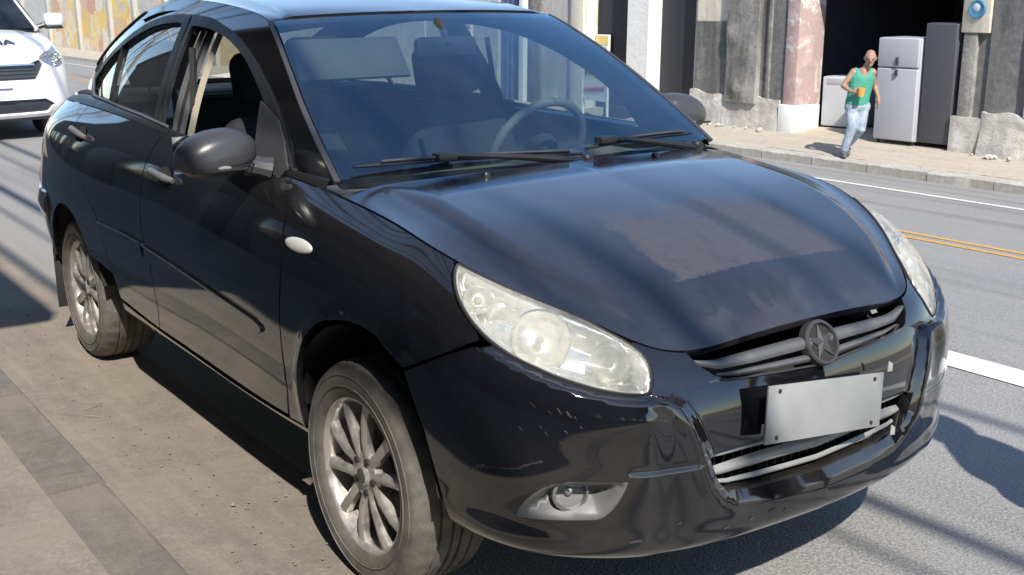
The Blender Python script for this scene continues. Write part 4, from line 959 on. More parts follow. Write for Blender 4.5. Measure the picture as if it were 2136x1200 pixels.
def prough(name,par,x0,x1,z0,z1,y,depth,amp,mat,**k):
    ox=par.location.x; return rough_block(name,x0-ox,x1-ox,z0-PB,z1-PB,y-FY,depth,amp,mat,par,**k)
A=bld('old_workshop',-9.,'weathered grey building with crumbling plinth and a wide dark open bay')
T=4.6
pbox('wall',A,-13.10,-12.22,13.23,13.8,.93,T,'plaster_cream'); prough('wall',A,-13.12,-12.22,-.42,.93,13.21,.5,.012,'plaster_dark',seed=3)
prough('pilaster',A,-12.22,-11.50,-.45,T,13.10,.6,.055,'plaster_rough',res=.09,seed=8)
prough('wall',A,-11.50,-10.93,-.42,T,13.20,.55,.012,'plaster_dark',res=.10,seed=12)
pbox('wall_strip',A,-11.34,-11.26,13.15,13.25,-.42,T,'plaster_rough',.01)
pbox('jamb',A,-10.93,-10.66,13.16,13.8,-.42,T,'plaster_pink',.012); pbox('jamb_foot',A,-10.98,-10.65,13.12,13.8,-.95,-.42,'plaster_white',.015)
prough('plinth',A,-13.15,-10.99,-.98,-.34,13.155,.6,.030,'rubble',res=.05,top=.12,seed=5,flare=.06)
pbox('lintel',A,-10.66,-7.62,13.2,13.8,2.35,T,'plaster_dark')
pbox('jamb',A,-7.62,-7.40,13.17,13.8,-.40,.84,'plaster_rough',.012); pbox('jamb',A,-7.66,-7.22,13.15,13.8,.84,T,'plaster_cream',.012)
pbox('drain_recess',A,-7.40,-7.18,13.24,13.8,-.40,.84,'plaster_dark')
prough('wall',A,-7.20,-6.55,-.36,T,13.20,.55,.012,'plaster_dark',res=.1,seed=20)
pbox('wall_strip',A,-6.55,-6.44,13.12,13.8,-.30,T,'plaster_white',.012); pbox('wall',A,-6.44,-2.0,13.19,13.8,-.35,T,'plaster_pink')
prough('plinth',A,-7.68,-7.18,-.98,-.36,13.13,.6,.02,'rubble',res=.05,top=.03,seed=31)
prough('plinth',A,-7.18,-2.0,-.98,-.28,13.14,.6,.05,'rubble',res=.055,top=.12,seed=33,flare=.10)
# dark room behind the bay
pbox('room_floor',A,-11.6,-6.6,13.3,19,-1.05,-.885,'under'); pbox('room_back',A,-11.6,-6.6,18.8,19,-1,3,'dark_room'); pbox('room_side',A,-11.8,-11.6,13.8,19,-1,3,'dark_room'); pbox('room_side',A,-6.6,-6.4,13.8,19,-1,3,'dark_room'); pbox('room_ceiling',A,-11.8,-6.4,13.8,19,3,3.2,'dark_room')
pbox('roof',A,-13.1,-2,13.2,19.2,T,T+.25,'plaster_dark')
ox=A.location.x; bb=B(); Mz=Matrix.Translation((-7.42-ox,13.145-FY,1.17-PB))@Matrix.Rotation(R(90),4,'X'); bb.lathe([(.13,-.01),(.13,.02),(.118,.03),(.108,.024),(0,.024)],28,Mz); bb.obj('round_plaque','blue_sign',A)
bb=B(); bb.lathe([(.0,.034),(.045,.032),(.06,.024)],20,Mz@Matrix.Translation((-.01,.02,0))); bb.obj('plaque_centre','fridge_grey',A)
# loose lumps of broken plaster along the plinth
def rock(name,loc,r,seed,mat,parent):
    bb=B(); bm=bmesh.new(); bmesh.ops.create_icosphere(bm,subdivisions=2,radius=1)
    for v in bm.verts:
        n=mnoise.noise(v.co*1.3+Vector((seed*3.1,seed,0))); v.co*=1+.38*n; v.co.z*=.7
    for v in bm.verts: bb.v.append(tuple(v.co*r))
    for f in bm.faces: bb.f.append(tuple(v.index for v in f.verts))
    bm.free(); o=bb.obj(name,mat,parent,angle=30); o.location=loc; o.rotation_euler=(0,0,seed*1.7); return o
for k in range(22):
    x=-7.5+4.2*random.random() if k<15 else -12.9+1.7*random.random()
    rock('plaster_lump',(x-ox,13.02-FY-.08*random.random(),pz(13.0)-PB+.02),random.uniform(.02,.06),k+1,'rubble',A)
Bb=bld('shop_front',-14.6,'shop with a bright white pillar between two open doorways painted in dark shade')
prough('pillar',Bb,-14.86,-14.26,-1.02,T,13.08,.6,.006,'plaster_white',res=.12,seed=41)
pbox('doorway_shade',Bb,-14.26,-13.12,13.42,13.5,-1,T,'door_dark'); pbox('doorway_shade',Bb,-16.18,-14.86,13.46,13.54,-1,T,'door_dark')  # flat dark sheets standing in for the shade of two open doorways
pbox('wall',Bb,-13.12,-13.10,13.2,13.8,-1,T,'plaster_dark'); pbox('roof',Bb,-16.2,-13.1,13.2,19,T,T+.2,'plaster_dark')
pbox('side_wall',Bb,-14.95,-14.86,13.18,13.8,-1,1.0,'plaster_rough',.01)
pbox('notice_board',Bb,-16.15,-15.72,13.36,13.40,.22,.62,'sign_white',.004); pbox('notice_print',Bb,-16.13,-15.74,13.352,13.36,.42,.60,'yellow_paint')
Cb=bld('pale_house',-18.,'pale house front with a cream post and blue gate')
pbox('post',Cb,-16.66,-16.24,13.10,13.8,-1.02,T,'plaster_cream',.02); pbox('wall',Cb,-17.72,-16.66,13.2,13.8,-1.02,T,'plaster_pale'); pbox('pipe_strip',Cb,-16.24,-16.18,13.16,13.4,-1.02,T,'plaster_white',.02)
pbox('pilaster',Cb,-18.12,-17.72,13.14,13.8,-1.02,T,'plaster_rough',.02); pbox('pilaster',Cb,-18.5,-18.3,13.12,13.8,-1.02,T,'plaster_white',.02); pbox('gate',Cb,-19.4,-18.5,13.30,13.36,-1.02,T,'blue_panel')
for k in range(5): pbox('gate_bar',Cb,-19.36+k*.19,-19.33+k*.19,13.27,13.30,-.95,2.4,'blue_panel')
pbox('wall',Cb,-22.5,-19.4,13.2,13.8,-1.02,T,'plaster_pale'); pbox('window_shutter',Cb,-21.4,-20.4,13.14,13.2,.1,1.5,'plaster_cream')
for z in np.arange(.15,1.5,.11): pbox('shutter_slat',Cb,-21.36,-20.44,13.11,13.14,float(z),float(z)+.06,'plaster_pale')
pbox('roof',Cb,-22.5,-16.2,13.2,19,T,T+.2,'plaster_dark')
Db=bld('graffiti_wall',-45.,'long grey street wall covered with orange and yellow graffiti'); Db['category']='wall'; Db.rotation_euler=(0,0,0)
pbox('wall',Db,-120,-22.5,13.2,13.6,-1.02,3.2,'graffiti_wall'); pbox('wall_cap',Db,-120,-22.5,13.15,13.65,3.2,3.3,'plaster_pale')
for x in (-26,-31,-36,-40.6,-44.2,-47.4,-52,-57,-62,-68): pbox('wall_post',Db,x-.18,x+.18,13.04,13.2,-1.02,3.1,'plaster_pale',.01)
# ------------------------------------------------------------------ near side: building, poles, cables (behind the camera)
Nb=empty('near_terrace',(0,-4.6,.03),0,'grey plastered terrace with doors and a flat canopy over the near pavement','building')
bb=B(); bb.box(-45,28,-9,0,0,7.2); bb.obj('wall','plaster_near',Nb)
bb=B(); bb.box(-45,28,-9,.12,7.2,7.45); bb.obj('cornice','plaster_near',Nb,.02)
for k in range(14):
    x=-40+k*5; bb=B(); bb.box(x,x+1.9,0,.03,0,2.7); bb.obj('door','door_dark',Nb,.005)
    bb=B(); bb.box(x+2.4,x+3.9,0,.03,1.0,2.5); bb.obj('window','dark_glass',Nb,.005); bb=B(); bb.box(x+2.3,x+4.0,0,.10,.92,1.0); bb.obj('window_sill','plaster_near',Nb)
bb=B(); bb.box(-9.5,-3.05+SA*3.98,.0,-.76-SB*3.98+4.6,3.95,4.10); bb.obj('canopy','plaster_near',Nb,.02)
def pole(x,y,label):
    e=empty('utility_pole',(x,y,.03),0,label,'pole','utility poles along the near pavement')
    bb=B(); bb.tube([(0,0,-.1),(0,0,4.5),(0,0,9)],[.17,.145,.12],16); bb.obj('shaft','pole',e)
    bb=B(); bb.box(-.06,.06,-1.0,1.8,6.9,7.0); bb.obj('crossarm','pole',e,.01); bb=B(); bb.box(-.05,.05,-.1,1.9,6.1,6.18); bb.obj('crossarm','pole',e,.01)
    for yy in (.25,.8,1.4): bb=B(); bb.lathe([(.03,0),(.05,.03),(.03,.06),(.045,.09),(.0,.13)],10,Matrix.Translation((0,yy,7.0))); bb.obj('insulator','white_part',e)
pole(14,-2.4,'concrete utility pole on the near pavement far ahead of the sedan'); pole(-26,-2.4,'concrete utility pole on the near pavement far behind the sedan')
def cable(y0,z0,r,sag=.35):
    bb=B(); L=[]
    for k in range(41):
        t=k/40; L.append((-60+100*t,y0,z0-sag*(1-(2*((t*2.5)%1)-1)**2)))
    bb.tube(L,r,6); o=bb.obj('overhead_cable','cable'); tag(o,'black overhead cable strung high along the near pavement','cable','overhead cables along the near pavement')
for yg,h,r in ((1.57,7.1,.026),(.70,7.1,.036),(.0,6.3,.042),(-.53,6.2,.030),(-.22,6.15,.016),(.45,7.1,.016)): cable(yg-SB*(h-.2),h,r)

# grit swept against the kerb
bb=B()
for k in range(480):
    x=-4.5+5.5*random.random(); t=random.random(); y=-1.10+.42*t*t if k<330 else -1.32-.5*random.random(); r=random.uniform(.002,.006)*(2. if random.random()<.06 else 1); z=.006 if k<330 else .03
    c=Vector((x,y,z+r*.4)); vs=[c+Vector((random.uniform(.6,1.2)*r*a,random.uniform(.6,1.2)*r*b_,random.uniform(.5,.9)*r*d)) for a,b_,d in ((1,0,0),(-1,0,0),(0,1,0),(0,-1,0),(0,0,1),(0,0,-1))]
    bb.add(vs,[(0,2,4),(2,1,4),(1,3,4),(3,0,4),(2,0,5),(1,2,5),(3,1,5),(0,3,5)])
o=bb.obj('gravel','gutter',fix=False); tag(o,'fine grit and gravel scattered along the gutter','gravel',kind='stuff')
# a few dry stalks lying in the gutter
for k,(x,y,a,L) in enumerate(((-1.72,-1.0,1.9,.10),(-1.66,-1.02,.6,.07))):
    bb=B(); bb.tube([(x,y,.008),(x+L*.5*math.cos(a),y+L*.5*math.sin(a),.016),(x+L*math.cos(a+.2),y+L*math.sin(a+.2),.009)],[.0012,.0012,.0006],5); o=bb.obj('dry_stalk','dirt_edge'); tag(o,'thin dry stalk lying on the sandy gutter','stalk','dry stalks in the gutter')
# ------------------------------------------------------------------ things across the street
def fridge(name,x0,x1,y0,d,h,split,mat,label,rz=0.,cat='fridge',feet=True):
    zb=pz(min(y0,13.3))+.0; e=empty(name,((x0+x1)/2,y0,zb),rz,label,cat); w=(x1-x0)/2
    bb=B(); bb.box(-w,w,.05,d,.06,h); bb.obj('body',mat,e,.03,3)
    segs=[(.07,h)] if split is None else [(.07,split-.006),(split+.006,h)]
    for a,b_ in segs: bb=B(); bb.box(-w+.004,w-.004,0,.055,a,b_-.004); bb.obj('door',mat,e,.022,3)
    if split:
        for a,b_ in ((split+.04,split+.16),(split-.12,split-.02)): bb=B(); bb.box(-.022,.022,-.03,.0,a,b_); bb.obj('handle','trim_grey',e,.008)
    if feet:
        for sx in (-1,1):
            bb=B(); bb.lathe([(.025,0),(.025,.06)],10,Matrix.Translation((sx*(w-.06),.08,0))); bb.disc(.025,0,10,Matrix.Translation((sx*(w-.06),.08,0)),True); bb.obj('foot','under',e)
    return e
fridge('fridge',-9.02,-8.28,13.12,.62,1.62,1.17,'fridge_white','tall white two-door fridge at the mouth of the dark bay')
fridge('dark_fridge',-8.24,-7.70,13.18,.6,1.84,None,'fridge_dark','tall dark grey fridge beside the white two-door fridge')
ws=fridge('washing_machine',-10.62,-9.92,13.85,.62,.90,None,'fridge_grey','low pale grey washing machine against the pink jamb',R(8),'washer')
bb=B(); bb.box(-.27,.27,-.004,.02,.76,.87); bb.obj('control_panel','fridge_white',ws,.008)
bb=B(); bb.lathe([(.03,-.02),(.028,.0),(0,.002)],14,Matrix.Translation((.12,-.006,.815))@Matrix.Rotation(R(90),4,'X')); bb.obj('knob','trim_grey',ws)
# pavement placard
sg=empty('pavement_placard',(-14.90,12.35,pz(12.35)),R(-6),'yellow and white pavement placard with red lettering beside the white pillar','sign')
bb=B(); bb.box(-.42,.42,-.012,.012,.40,.78); bb.obj('lower_board','sign_white',sg); bb=B(); bb.box(-.42,.42,-.012,.012,.784,1.36); bb.obj('upper_board','sign_yellow',sg)
bb=B()
for sx in (-1,1): bb.box(sx*.42-.02,sx*.42+.02,-.02,.02,0,1.40)
bb.box(-.42,.42,-.018,.018,1.36,1.40); bb.box(-.42,.42,-.018,.018,.36,.40); bb.obj('frame','sign_white',sg)
for k in range(6): bb=B(); h=random.uniform(.07,.10); bb.box(-.33+k*.115,-.33+k*.115+random.uniform(.05,.085),-.017,-.012,.84,.84+h); bb.obj('print_mark','dark_print',sg)
for k in range(5): bb=B(); bb.box(-.30+k*.125,-.30+k*.125+random.uniform(.05,.09),-.017,-.012,1.07,1.16); bb.obj('print_mark','dark_print',sg)
bb=B(); L=[(-.34+.68*k/40,-.015,.55+.10*k/40*.6+.035*math.sin(k*1.35)) for k in range(41)]; bb.tube(L,.018,5); bb.obj('script_mark','red_print',sg)
bb=B(); bb.box(-.30,.30,.25,.55,.0,.22); o=bb.obj('crate','door_dark',None,.01); o.location=(-14.7,12.4,pz(12.6)); tag(o,'dark low crate on the pavement behind the placard','crate')
# ------------------------------------------------------------------ people
def evalmesh(o):
    dg=bpy.context.evaluated_depsgraph_get(); me=bpy.data.meshes.new_from_object(o.evaluated_get(dg)); old=o.data; o.modifiers.clear(); o.data=me; bpy.data.meshes.remove(old); return o
def chains(name,ch,mat,parent,M,vox=.012,smooth=4):
    bb=B()
    for pts,rs in ch:
        P=[Vector(p) for p in pts]; rs=list(rs)
        d0=(P[0]-P[1]).normalized(); d1=(P[-1]-P[-2]).normalized()
        pre=[(P[0]+d0*rs[0]*math.sin(a),rs[0]*math.cos(a)) for a in (1.5,1.1,.6)]; post=[(P[-1]+d1*rs[-1]*math.sin(a),rs[-1]*math.cos(a)) for a in (.6,1.1,1.5)]
        Q=[M@q for q,_ in pre]+[M@p for p in P]+[M@q for q,_ in post]; S=[r for _,r in pre]+rs+[r for _,r in post]
        bb.tube(Q,S,14)
    o=bb.obj(name,mat,parent); md=o.modifiers.new('r','REMESH'); md.mode='VOXEL'; md.voxel_size=vox; md.use_smooth_shade=True
    ms=o.modifiers.new('s','SMOOTH'); ms.factor=.5; ms.iterations=smooth
    bpy.context.view_layer.update(); evalmesh(o); o.data.polygons.foreach_set('use_smooth',[True]*len(o.data.polygons)); 
    o.data.materials.clear(); o.data.materials.append(MT[mat]); return o
def hand(ch,wrist,dirv,palm_n,s=1.,curl=.5):
    w=Vector(wrist); d=Vector(dirv).normalized(); n=Vector(palm_n).normalized(); n=(n-d*n.dot(d)).normalized(); e=d.cross(n)
    k=w+d*.085*s
    ch.append(([w,w+d*.04*s,k],[.026*s,.034*s,.030*s]))
    for i,L in enumerate((.068,.078,.072,.056)):
        b0=k+e*(i-1.5)*.019*s; a=b0+d*L*.45*s+n*L*.12*curl*s; c=a+(d*(1-curl*.6)+n*curl).normalized()*L*.35*s; f=c+(d*(1-curl)+n*curl*1.4).normalized()*L*.25*s
        ch.append(([b0-d*.02*s,b0,a,c,f],[.011*s,.0105*s,.0095*s,.009*s,.0075*s]))
    t0=w+d*.025*s-e*.026*s; ch.append(([t0,t0+(d*.5-e*.6+n*.3)*.045*s,t0+(d*.9-e*.6+n*.6)*.07*s],[.014*s,.011*s,.009*s]))
def head(ch,c,fd,s=1.):
    c=Vector(c); f=Vector(fd).normalized(); u=Vector((0,0,1)); r=f.cross(u)
    ch.append(([c+u*.045*s-f*.012*s,c+u*.02*s+f*.002*s,c-u*.03*s+f*.014*s,c-u*.075*s+f*.028*s],[.072*s,.083*s,.072*s,.046*s]))
    ch.append(([c-u*.005*s+f*.085*s,c-u*.03*s+f*.100*s],[.010*s,.014*s]))      # nose
    ch.append(([c-u*.095*s+f*.055*s,c-u*.098*s+f*.062*s],[.024*s,.022*s]))       # chin
    for q in (-1,1): ch.append(([c+r*q*.080*s+u*.018*s,c+r*q*.088*s-u*.004*s-f*.006*s,c+r*q*.080*s-u*.03*s],[.009*s,.014*s,.009*s]))
    ch.append(([c+r*-.035*s+u*.012*s+f*.078*s,c+r*.035*s+u*.012*s+f*.078*s],[.012*s,.012*s]))  # brow
def face(par,M,c,fd,s=1.):
    c=Vector(c); f=Vector(fd).normalized(); u=Vector((0,0,1)); r=f.cross(u); 
    for q in (-1,1):
        bb=B(); bb.lathe([(.009,0),(.006,.004),(0,.005)],10,M@Matrix.Translation(c+r*q*.031*s-u*.004*s+f*.080*s)@f.to_track_quat('Z','Y').to_matrix().to_4x4()); bb.obj('eye','under',par)
    bb=B(); bb.tube([M@(c-u*.062*s+f*.082*s+r*k*.02*s) for k in (-1,0,1)],.004,5); bb.obj('mouth','red_print',par)
Rv=Vector((.583,.812,0)).normalized(); Fv=Vector((.812,-.583,0)).normalized()
def person_man():
    e=empty('person',(-8.62,11.96,-.963),0,'person in green tank top and pale jeans walking with an orange cup','person')
    M=Matrix((Rv,Fv,Vector((0,0,1)))).transposed().to_4x4()       # local (right,towards street,up)
    J=lambda px,py,f=0.: Vector(((px-1770)/146.,f,(333.5-py)/146.))
    hc_=J(1809,121,.10); ft=.0
    fdir=Vector((-.25,.95,-.12))
    body=[]; head(body,hc_,fdir)
    body.append(([J(1804,143,.03),J(1807,133,.07)],[.056,.052]))
    shR,elR,wrR=J(1779,150,.0),J(1757,180,.03),J(1772,191,.17); shL,elL,wrL=J(1819,150,.0),J(1828,180,-.04),J(1834,206,.05)
    for a,b_,c in ((shR,elR,wrR),(shL,elL,wrL)): body.append(([a,a.lerp(b_,.5),b_],[.050,.044,.036])); body.append(([b_,b_.lerp(c,.35),c],[.036,.037,.024]))
    hand(body,wrR,Vector((.85,.45,.05)),Vector((.4,-.6,.3)),1.,.9); hand(body,wrL,Vector((.05,.1,-1)),Vector((-1,0,0)),1.,.45)
    tor=[([J(1789,222,-.01),J(1791,205,-.01),J(1794,185,.0),J(1798,165,.01),J(1800,152,.02)],[.118,.118,.118,.118,.092]),*[([J(1789.5+(222-y)*.15-hw,y,.005),J(1789.5+(222-y)*.15+hw,y,.005)],[.112,.112]) for y,hw in ((215,8.5),(208,8),(201,7.8),(194,8),(187,8.5),(180,9),(173,9.5),(166,10))],([J(1779,153,.0),J(1820,153,.0)],[.066,.066]),([J(1781,222,.0),J(1803,222,.0)],[.10,.10])]
    body+=[(p,[r*.93 for r in rs]) for p,rs in tor]
    hR,kR,aR=J(1781,226,.0),J(1779,268,.09),J(1768,318,.02); hL,kL,aL=J(1803,226,-.01),J(1799,272,.07),J(1784,311,-.20)
    for h,k,a in ((hR,kR,aR),(hL,kL,aL)): body.append(([h,h.lerp(k,.5),k,k.lerp(a,.35),a],[.075,.065,.048,.048,.034]))
    bo=chains('body',body,'skin_pale',e,M,.011,3); face(bo,M,hc_,fdir)
    hr=[([hc_+Vector((0,-.035,.02)),hc_+Vector((0,-.045,-.02))],[.072,.062])]; chains('hair','hr' if False else hr,'grey_hair',bo,M,.012,2)
    top=[(p,[r*1.03 for r in rs]) for p,rs in ([([J(1789,222,-.01),J(1791,205,-.01),J(1794,185,.0),J(1797,168,.01)],[.118,.118,.118,.115])]+tor[1:9])]+[([J(1784,219,-.005),J(1800,219,-.005)],[.118,.118])]+[([J(1785,148,.01),J(1788,162,.05)],[.042,.070]),([J(1815,148,.01),J(1809,162,.05)],[.042,.070]),([J(1785,148,-.03),J(1790,166,-.04)],[.045,.08]),([J(1815,148,-.03),J(1808,166,-.04)],[.045,.08])]
    chains('tank_top',top,'tank_green',bo,M,.011,3)
    jn=[([J(1781,224,.0),J(1803,224,.0)],[.115,.115])]
    for h,k,a in ((hR,kR,aR),(hL,kL,aL)): jn.append(([h,h.lerp(k,.5),k,k.lerp(a,.4),a.lerp(k,.04)],[.100,.090,.072,.066,.058]))
    chains('jeans',jn,'denim',bo,M,.011,2)
    for a,dz in ((aR,.0),(aL,.03)):
        f=Vector((a.x,a.y,0)); chains('shoe',[([Vector((a.x,a.y-.05,.045+dz)),Vector((a.x-.01,a.y+.06,.042+dz)),Vector((a.x-.03,a.y+.16,.034+dz*.3))],[.042,.044,.034]),([a,Vector((a.x,a.y,.06+dz))],[.045,.046])],'shoe',bo,M,.010,2)
    cupc=wrR+Vector((.105,.075,.0)); bb=B(); Mc=Matrix.Translation(e.location)@M@Matrix.Translation(cupc)
    bb.lathe([(0,-.06),(.045,-.06),(.056,.065),(.052,.065),(.043,-.05),(0,-.05)],24); cu_=bb.obj('cup','orange_cup'); cu_.matrix_world=Mc; tag(cu_,'orange cup held by the person in the green tank top','cup')
person_man()
def person_officer(loc):
    e=empty('person',loc,R(160),'person in grey shirt and dark trousers standing on the road ahead of the sedan','person')
    M=Matrix.Identity(4); V=Vector
    body=[]; hc_=V((.0,.02,1.62)); fd=V((0,1,-.05)); head(body,hc_,fd)
    body.append(([V((0,-.01,1.42)),V((0,.0,1.54))],[.058,.054]))
    tor=[([V((0,0,.92)),V((0,0,1.08)),V((0,.01,1.25)),V((0,0,1.40))],[.145,.135,.145,.11]),([V((-.17,0,1.40)),V((.17,0,1.40))],[.07,.07]),([V((-.08,0,.90)),V((.08,0,.90))],[.105,.105])]
    body+=[(p,[r*.93 for r in rs]) for p,rs in tor]; slv=[]
    for q in (-1,1):
        a,b_,c=V((q*.21,0,1.39)),V((q*.28,-.03,1.12)),V((q*.25,.10,.90)); body.append(([a,b_],[.052,.040])); body.append(([b_,c],[.040,.027])); hand(body,c,V((-q*.1,.25,-1)),V((-q,0,0)),1.,.4); slv.append(([a,a.lerp(b_,.8)],[.066,.056]))
        h,k,an=V((q*.10,0,.90)),V((q*.12,.02,.49)),V((q*.13,-.01,.09)); body.append(([h,k,an],[.085,.055,.038]))
    bo=chains('body',body,'skin',e,M,.012,3); face(bo,M,hc_,fd)
    chains('hair',[([hc_+V((0,-.02,.045)),hc_+V((0,-.04,-.02))],[.082,.07])],'dark_hair',bo,M,.012,2)
    chains('shirt',[(p,[r*1.05 for r in rs]) for p,rs in tor[:2]]+slv,'grey_shirt',bo,M,.012,3)
    chains('trousers',[([V((-.08,0,.92)),V((.08,0,.92))],[.125,.125])]+[([V((q*.10,0,.88)),V((q*.12,.02,.49)),V((q*.13,-.01,.10))],[.105,.080,.066]) for q in (-1,1)],'dark_trousers',bo,M,.012,2)
    for q in (-1,1): chains('shoe',[([V((q*.13,-.07,.05)),V((q*.135,.06,.045)),V((q*.15,.16,.036))],[.045,.046,.036])],'shoe',bo,M,.011,2)
person_officer((.17+SA*1.7,1.38-SB*1.7,0))
# ------------------------------------------------------------------ police car behind
pc=empty('police_car',(-10.42,.61,0),0,'white police car with dark grille parked behind the black sedan','car')
PN=Net([
 [(-.10,0,.20),(-.02,0,.30),(0,0,.45),(-.005,0,.60),(-.02,0,.74),(-.05,0,.86),(-.10,0,.95)],
 [(-.11,.35,.20),(-.03,.35,.30),(-.012,.35,.45),(-.018,.35,.60),(-.033,.35,.74),(-.063,.35,.86),(-.115,.34,.955)],
 [(-.17,.60,.20),(-.09,.62,.30),(-.07,.63,.45),(-.075,.63,.60),(-.09,.63,.74),(-.12,.62,.86),(-.18,.58,.965)],
 [(-.30,.76,.20),(-.23,.79,.30),(-.21,.80,.45),(-.215,.80,.60),(-.23,.795,.74),(-.27,.775,.86),(-.34,.70,.98)],
 [(-.55,.82,.20),(-.52,.85,.30),(-.52,.862,.45),(-.52,.865,.60),(-.53,.86,.74),(-.56,.84,.88),(-.62,.76,1.02)],
 sec(-1.1,[(.82,.20),(.85,.30),(.865,.45),(.87,.60),(.87,.76),(.85,.93),(.78,1.08)]),
 sec(-2.2,[(.82,.20),(.85,.30),(.865,.45),(.87,.60),(.87,.78),(.85,.96),(.79,1.10)]),
 sec(-3.6,[(.82,.22),(.85,.32),(.86,.46),(.862,.62),(.86,.80),(.84,.98),(.78,1.12)]),
 [(-4.15,.74,.24),(-4.17,.76,.34),(-4.18,.77,.48),(-4.18,.77,.64),(-4.17,.765,.82),(-4.15,.75,1.0),(-4.12,.70,1.13)],
 [(-4.33,0,.24),(-4.36,0,.34),(-4.37,0,.48),(-4.37,0,.64),(-4.36,0,.82),(-4.34,0,1.0),(-4.30,0,1.13)]])
pw=lambda q: PN.ev(q[:,0],q[:,1]); PV=PN.tv[-1]; PU=PN.tu
PC_=np.array([-2.,0,.7])
def pvz(z): return float(np.interp(z,[.20,.30,.45,.60,.74,.87,.97],PN.tv))
gl=[(0,pvz(.63)),(0,pvz(.80)),(.40,pvz(.80)),(.50,pvz(.84)),(.53,pvz(.78)),(.49,pvz(.70)),(.44,pvz(.63))]
hlp=crom([(.50,pvz(.845)),(.56,pvz(.90)),(.68,pvz(.93)),(.80,pvz(.955)),(.86,pvz(.94)),(.85,pvz(.86)),(.80,pvz(.78)),(.70,pvz(.745)),(.60,pvz(.77))],3)
lo=[(0,pvz(.27)),(0,pvz(.43)),(.52,pvz(.43)),(.62,pvz(.37)),(.55,pvz(.28))]
lip2=[(0,0.003),(0,pvz(.235)),(.80,pvz(.25)),(.86,.003)]
arc=[]
for t in range(200,-21,-11):
    tx,tz=-.86+.36*math.cos(R(t)),.31+.36*math.sin(R(t)); 
    if tz>.22: arc.append((tx,tz))
_pu=np.linspace(.9,PU[-2],200); _px=PN.ev(_pu,np.full(200,.3))[:,0]
def puv(x,z): return (float(np.interp(-x,-_px,_pu)),pvz(min(z,.97)))
def arcp(cx): return [puv(cx+.37*math.cos(R(t)),max(.205,.31+.37*math.sin(R(t)))) for t in range(-10,191,10)]
afr=[(a,max(b_,.003)) for a,b_ in arcp(-.86)]; arr=[(a,max(b_,.003)) for a,b_ in arcp(-3.45)]
PBo=[(0,.003)]+[(afr[0][0]-.01,.003)]+afr+[(arr[0][0]-.01,.003)]+arr+[(PU[-1],.003),(PU[-1],PV),(0,PV)]
for cut,nm in (((0,.003),''),): pass
gh=[(0,gl[1][1])]
outl=[(0,pvz(.235))]+[(afr[0][0]-.03,pvz(.25))]+afr+arr+[(PU[-1],.003),(PU[-1],PV),(0,PV)]+[(0,pvz(.80))]+gl[2:]+[(0,pvz(.63))]+[(0,pvz(.43))]+lo[2:]+[(0,pvz(.27))]
bd=panel('body',pw,outl,'police_white',pc,(1,-1),.05,.025,[hlp],.03,None,.002,0,PC_)
panel('grille',pw,gl,'police_black',pc,(1,-1),.03,.02,(),0,None,0,-.03,PC_); panel('lower_intake',pw,lo,'police_black',pc,(1,-1),.03,.02,(),0,None,0,-.03,PC_)
panel('bumper_lip',pw,lip2,'trim_grey',pc,(1,-1),.03,.02,(),.02,None,0,-.004,PC_)
def pbar(z,u1,h,mat,off):
    bb=B()
    for s in (-1,1):
        def fn(i,j,s=s):
            q=np.array([[u1*i,pvz(z)+h*(2*j-1)]]); p=pw(q)[0]; return (p[0]+off,p[1]*s,p[2])
        bb.grid(fn,10,2,flip=(s>0))
    bb.obj('grille_bar',mat,pc,fix=False)
for z in (.66,.70,.74): pbar(z,.45,.006,'trim_grey',-.015)
pbar(.79,.44,.010,'chrome',.004)
for s in (-1,1):
    h_=panel('headlight',pw,hlp,'reflector',pc,(s,),.03,.02,(),0,lambda q,P:-.05*sstep(0,.05,pdist(q,hlp)),0,-.005,PC_)
    panel('headlight_lens',pw,hlp,'lamp_clear',h_,(s,),.03,.02,(),.01,None,.002,.002,PC_)
    bb=B(); p=pw(np.array([[.72,pvz(.85)]]))[0]; bb.lathe([(.055*math.sin(k/6*1.57),-.045*math.cos(k/6*1.57)) for k in range(6,-1,-1)],18,Matrix.Translation((p[0]-.03,p[1]*s,p[2]))@Matrix.Rotation(R(90),4,'Y')); bb.obj('reflector_bowl','chrome',h_)
    # mirror
    bb=B(); bb.tube([(-1.28,s*.80,1.13),(-1.26,s*.90,1.16)],[.03,.03],8); ar_=bb.obj('mirror_arm','trim_black',pc)
    bb=B(); bb.box(-1.33,-1.20,min(s*.90,s*1.10),max(s*.90,s*1.10),1.14,1.29); bb.obj('side_mirror','police_white',pc,.04,3); bb=B(); bb.box(-1.325,-1.205,min(s*.91,s*1.09),max(s*.91,s*1.09),1.115,1.145); bb.obj('mirror_base','trim_black',pc,.01)
# hood, windscreen, cabin
ph0=lambda t: PN.ev(t*PU[3]*1.0,np.full(len(t),PV)); pside=lambda a: PN.ev(PU[3]+a*(float(np.interp(1.02,-_px,_pu))-PU[3]),np.full(len(a),PV))
pe=pside(np.ones(1))[0]; c0=ph0(np.zeros(1))[0]
PH=Coons(ph0,lambda t: st(-.92+(pe[0]+.92)*t**2,pe[1]*t,1.125+(pe[2]-1.125)*t**2),lambda a: st(c0[0]+(-.92-c0[0])*a,0*a,c0[2]+(1.125-c0[2])*a+.05*np.sin(np.pi*a)*.6),pside)
phev=lambda q: PH.ev(q/np.array([.85,.75]))
ph=panel('hood',phev,[(.0,0),(.0,.745),(.845,.745),(.845,0)],'police_white',pc,(1,-1),.05,.03,(),.02,lambda q,P:.012*sstep(.62,.52,q[:,1])*sstep(0,.2,q[:,0]),.003,0,PC_)
def gp(x,z): return .80-.20*(z-1.08)-.12*max(0,z-1.3)
def psh(i,j,s): pass
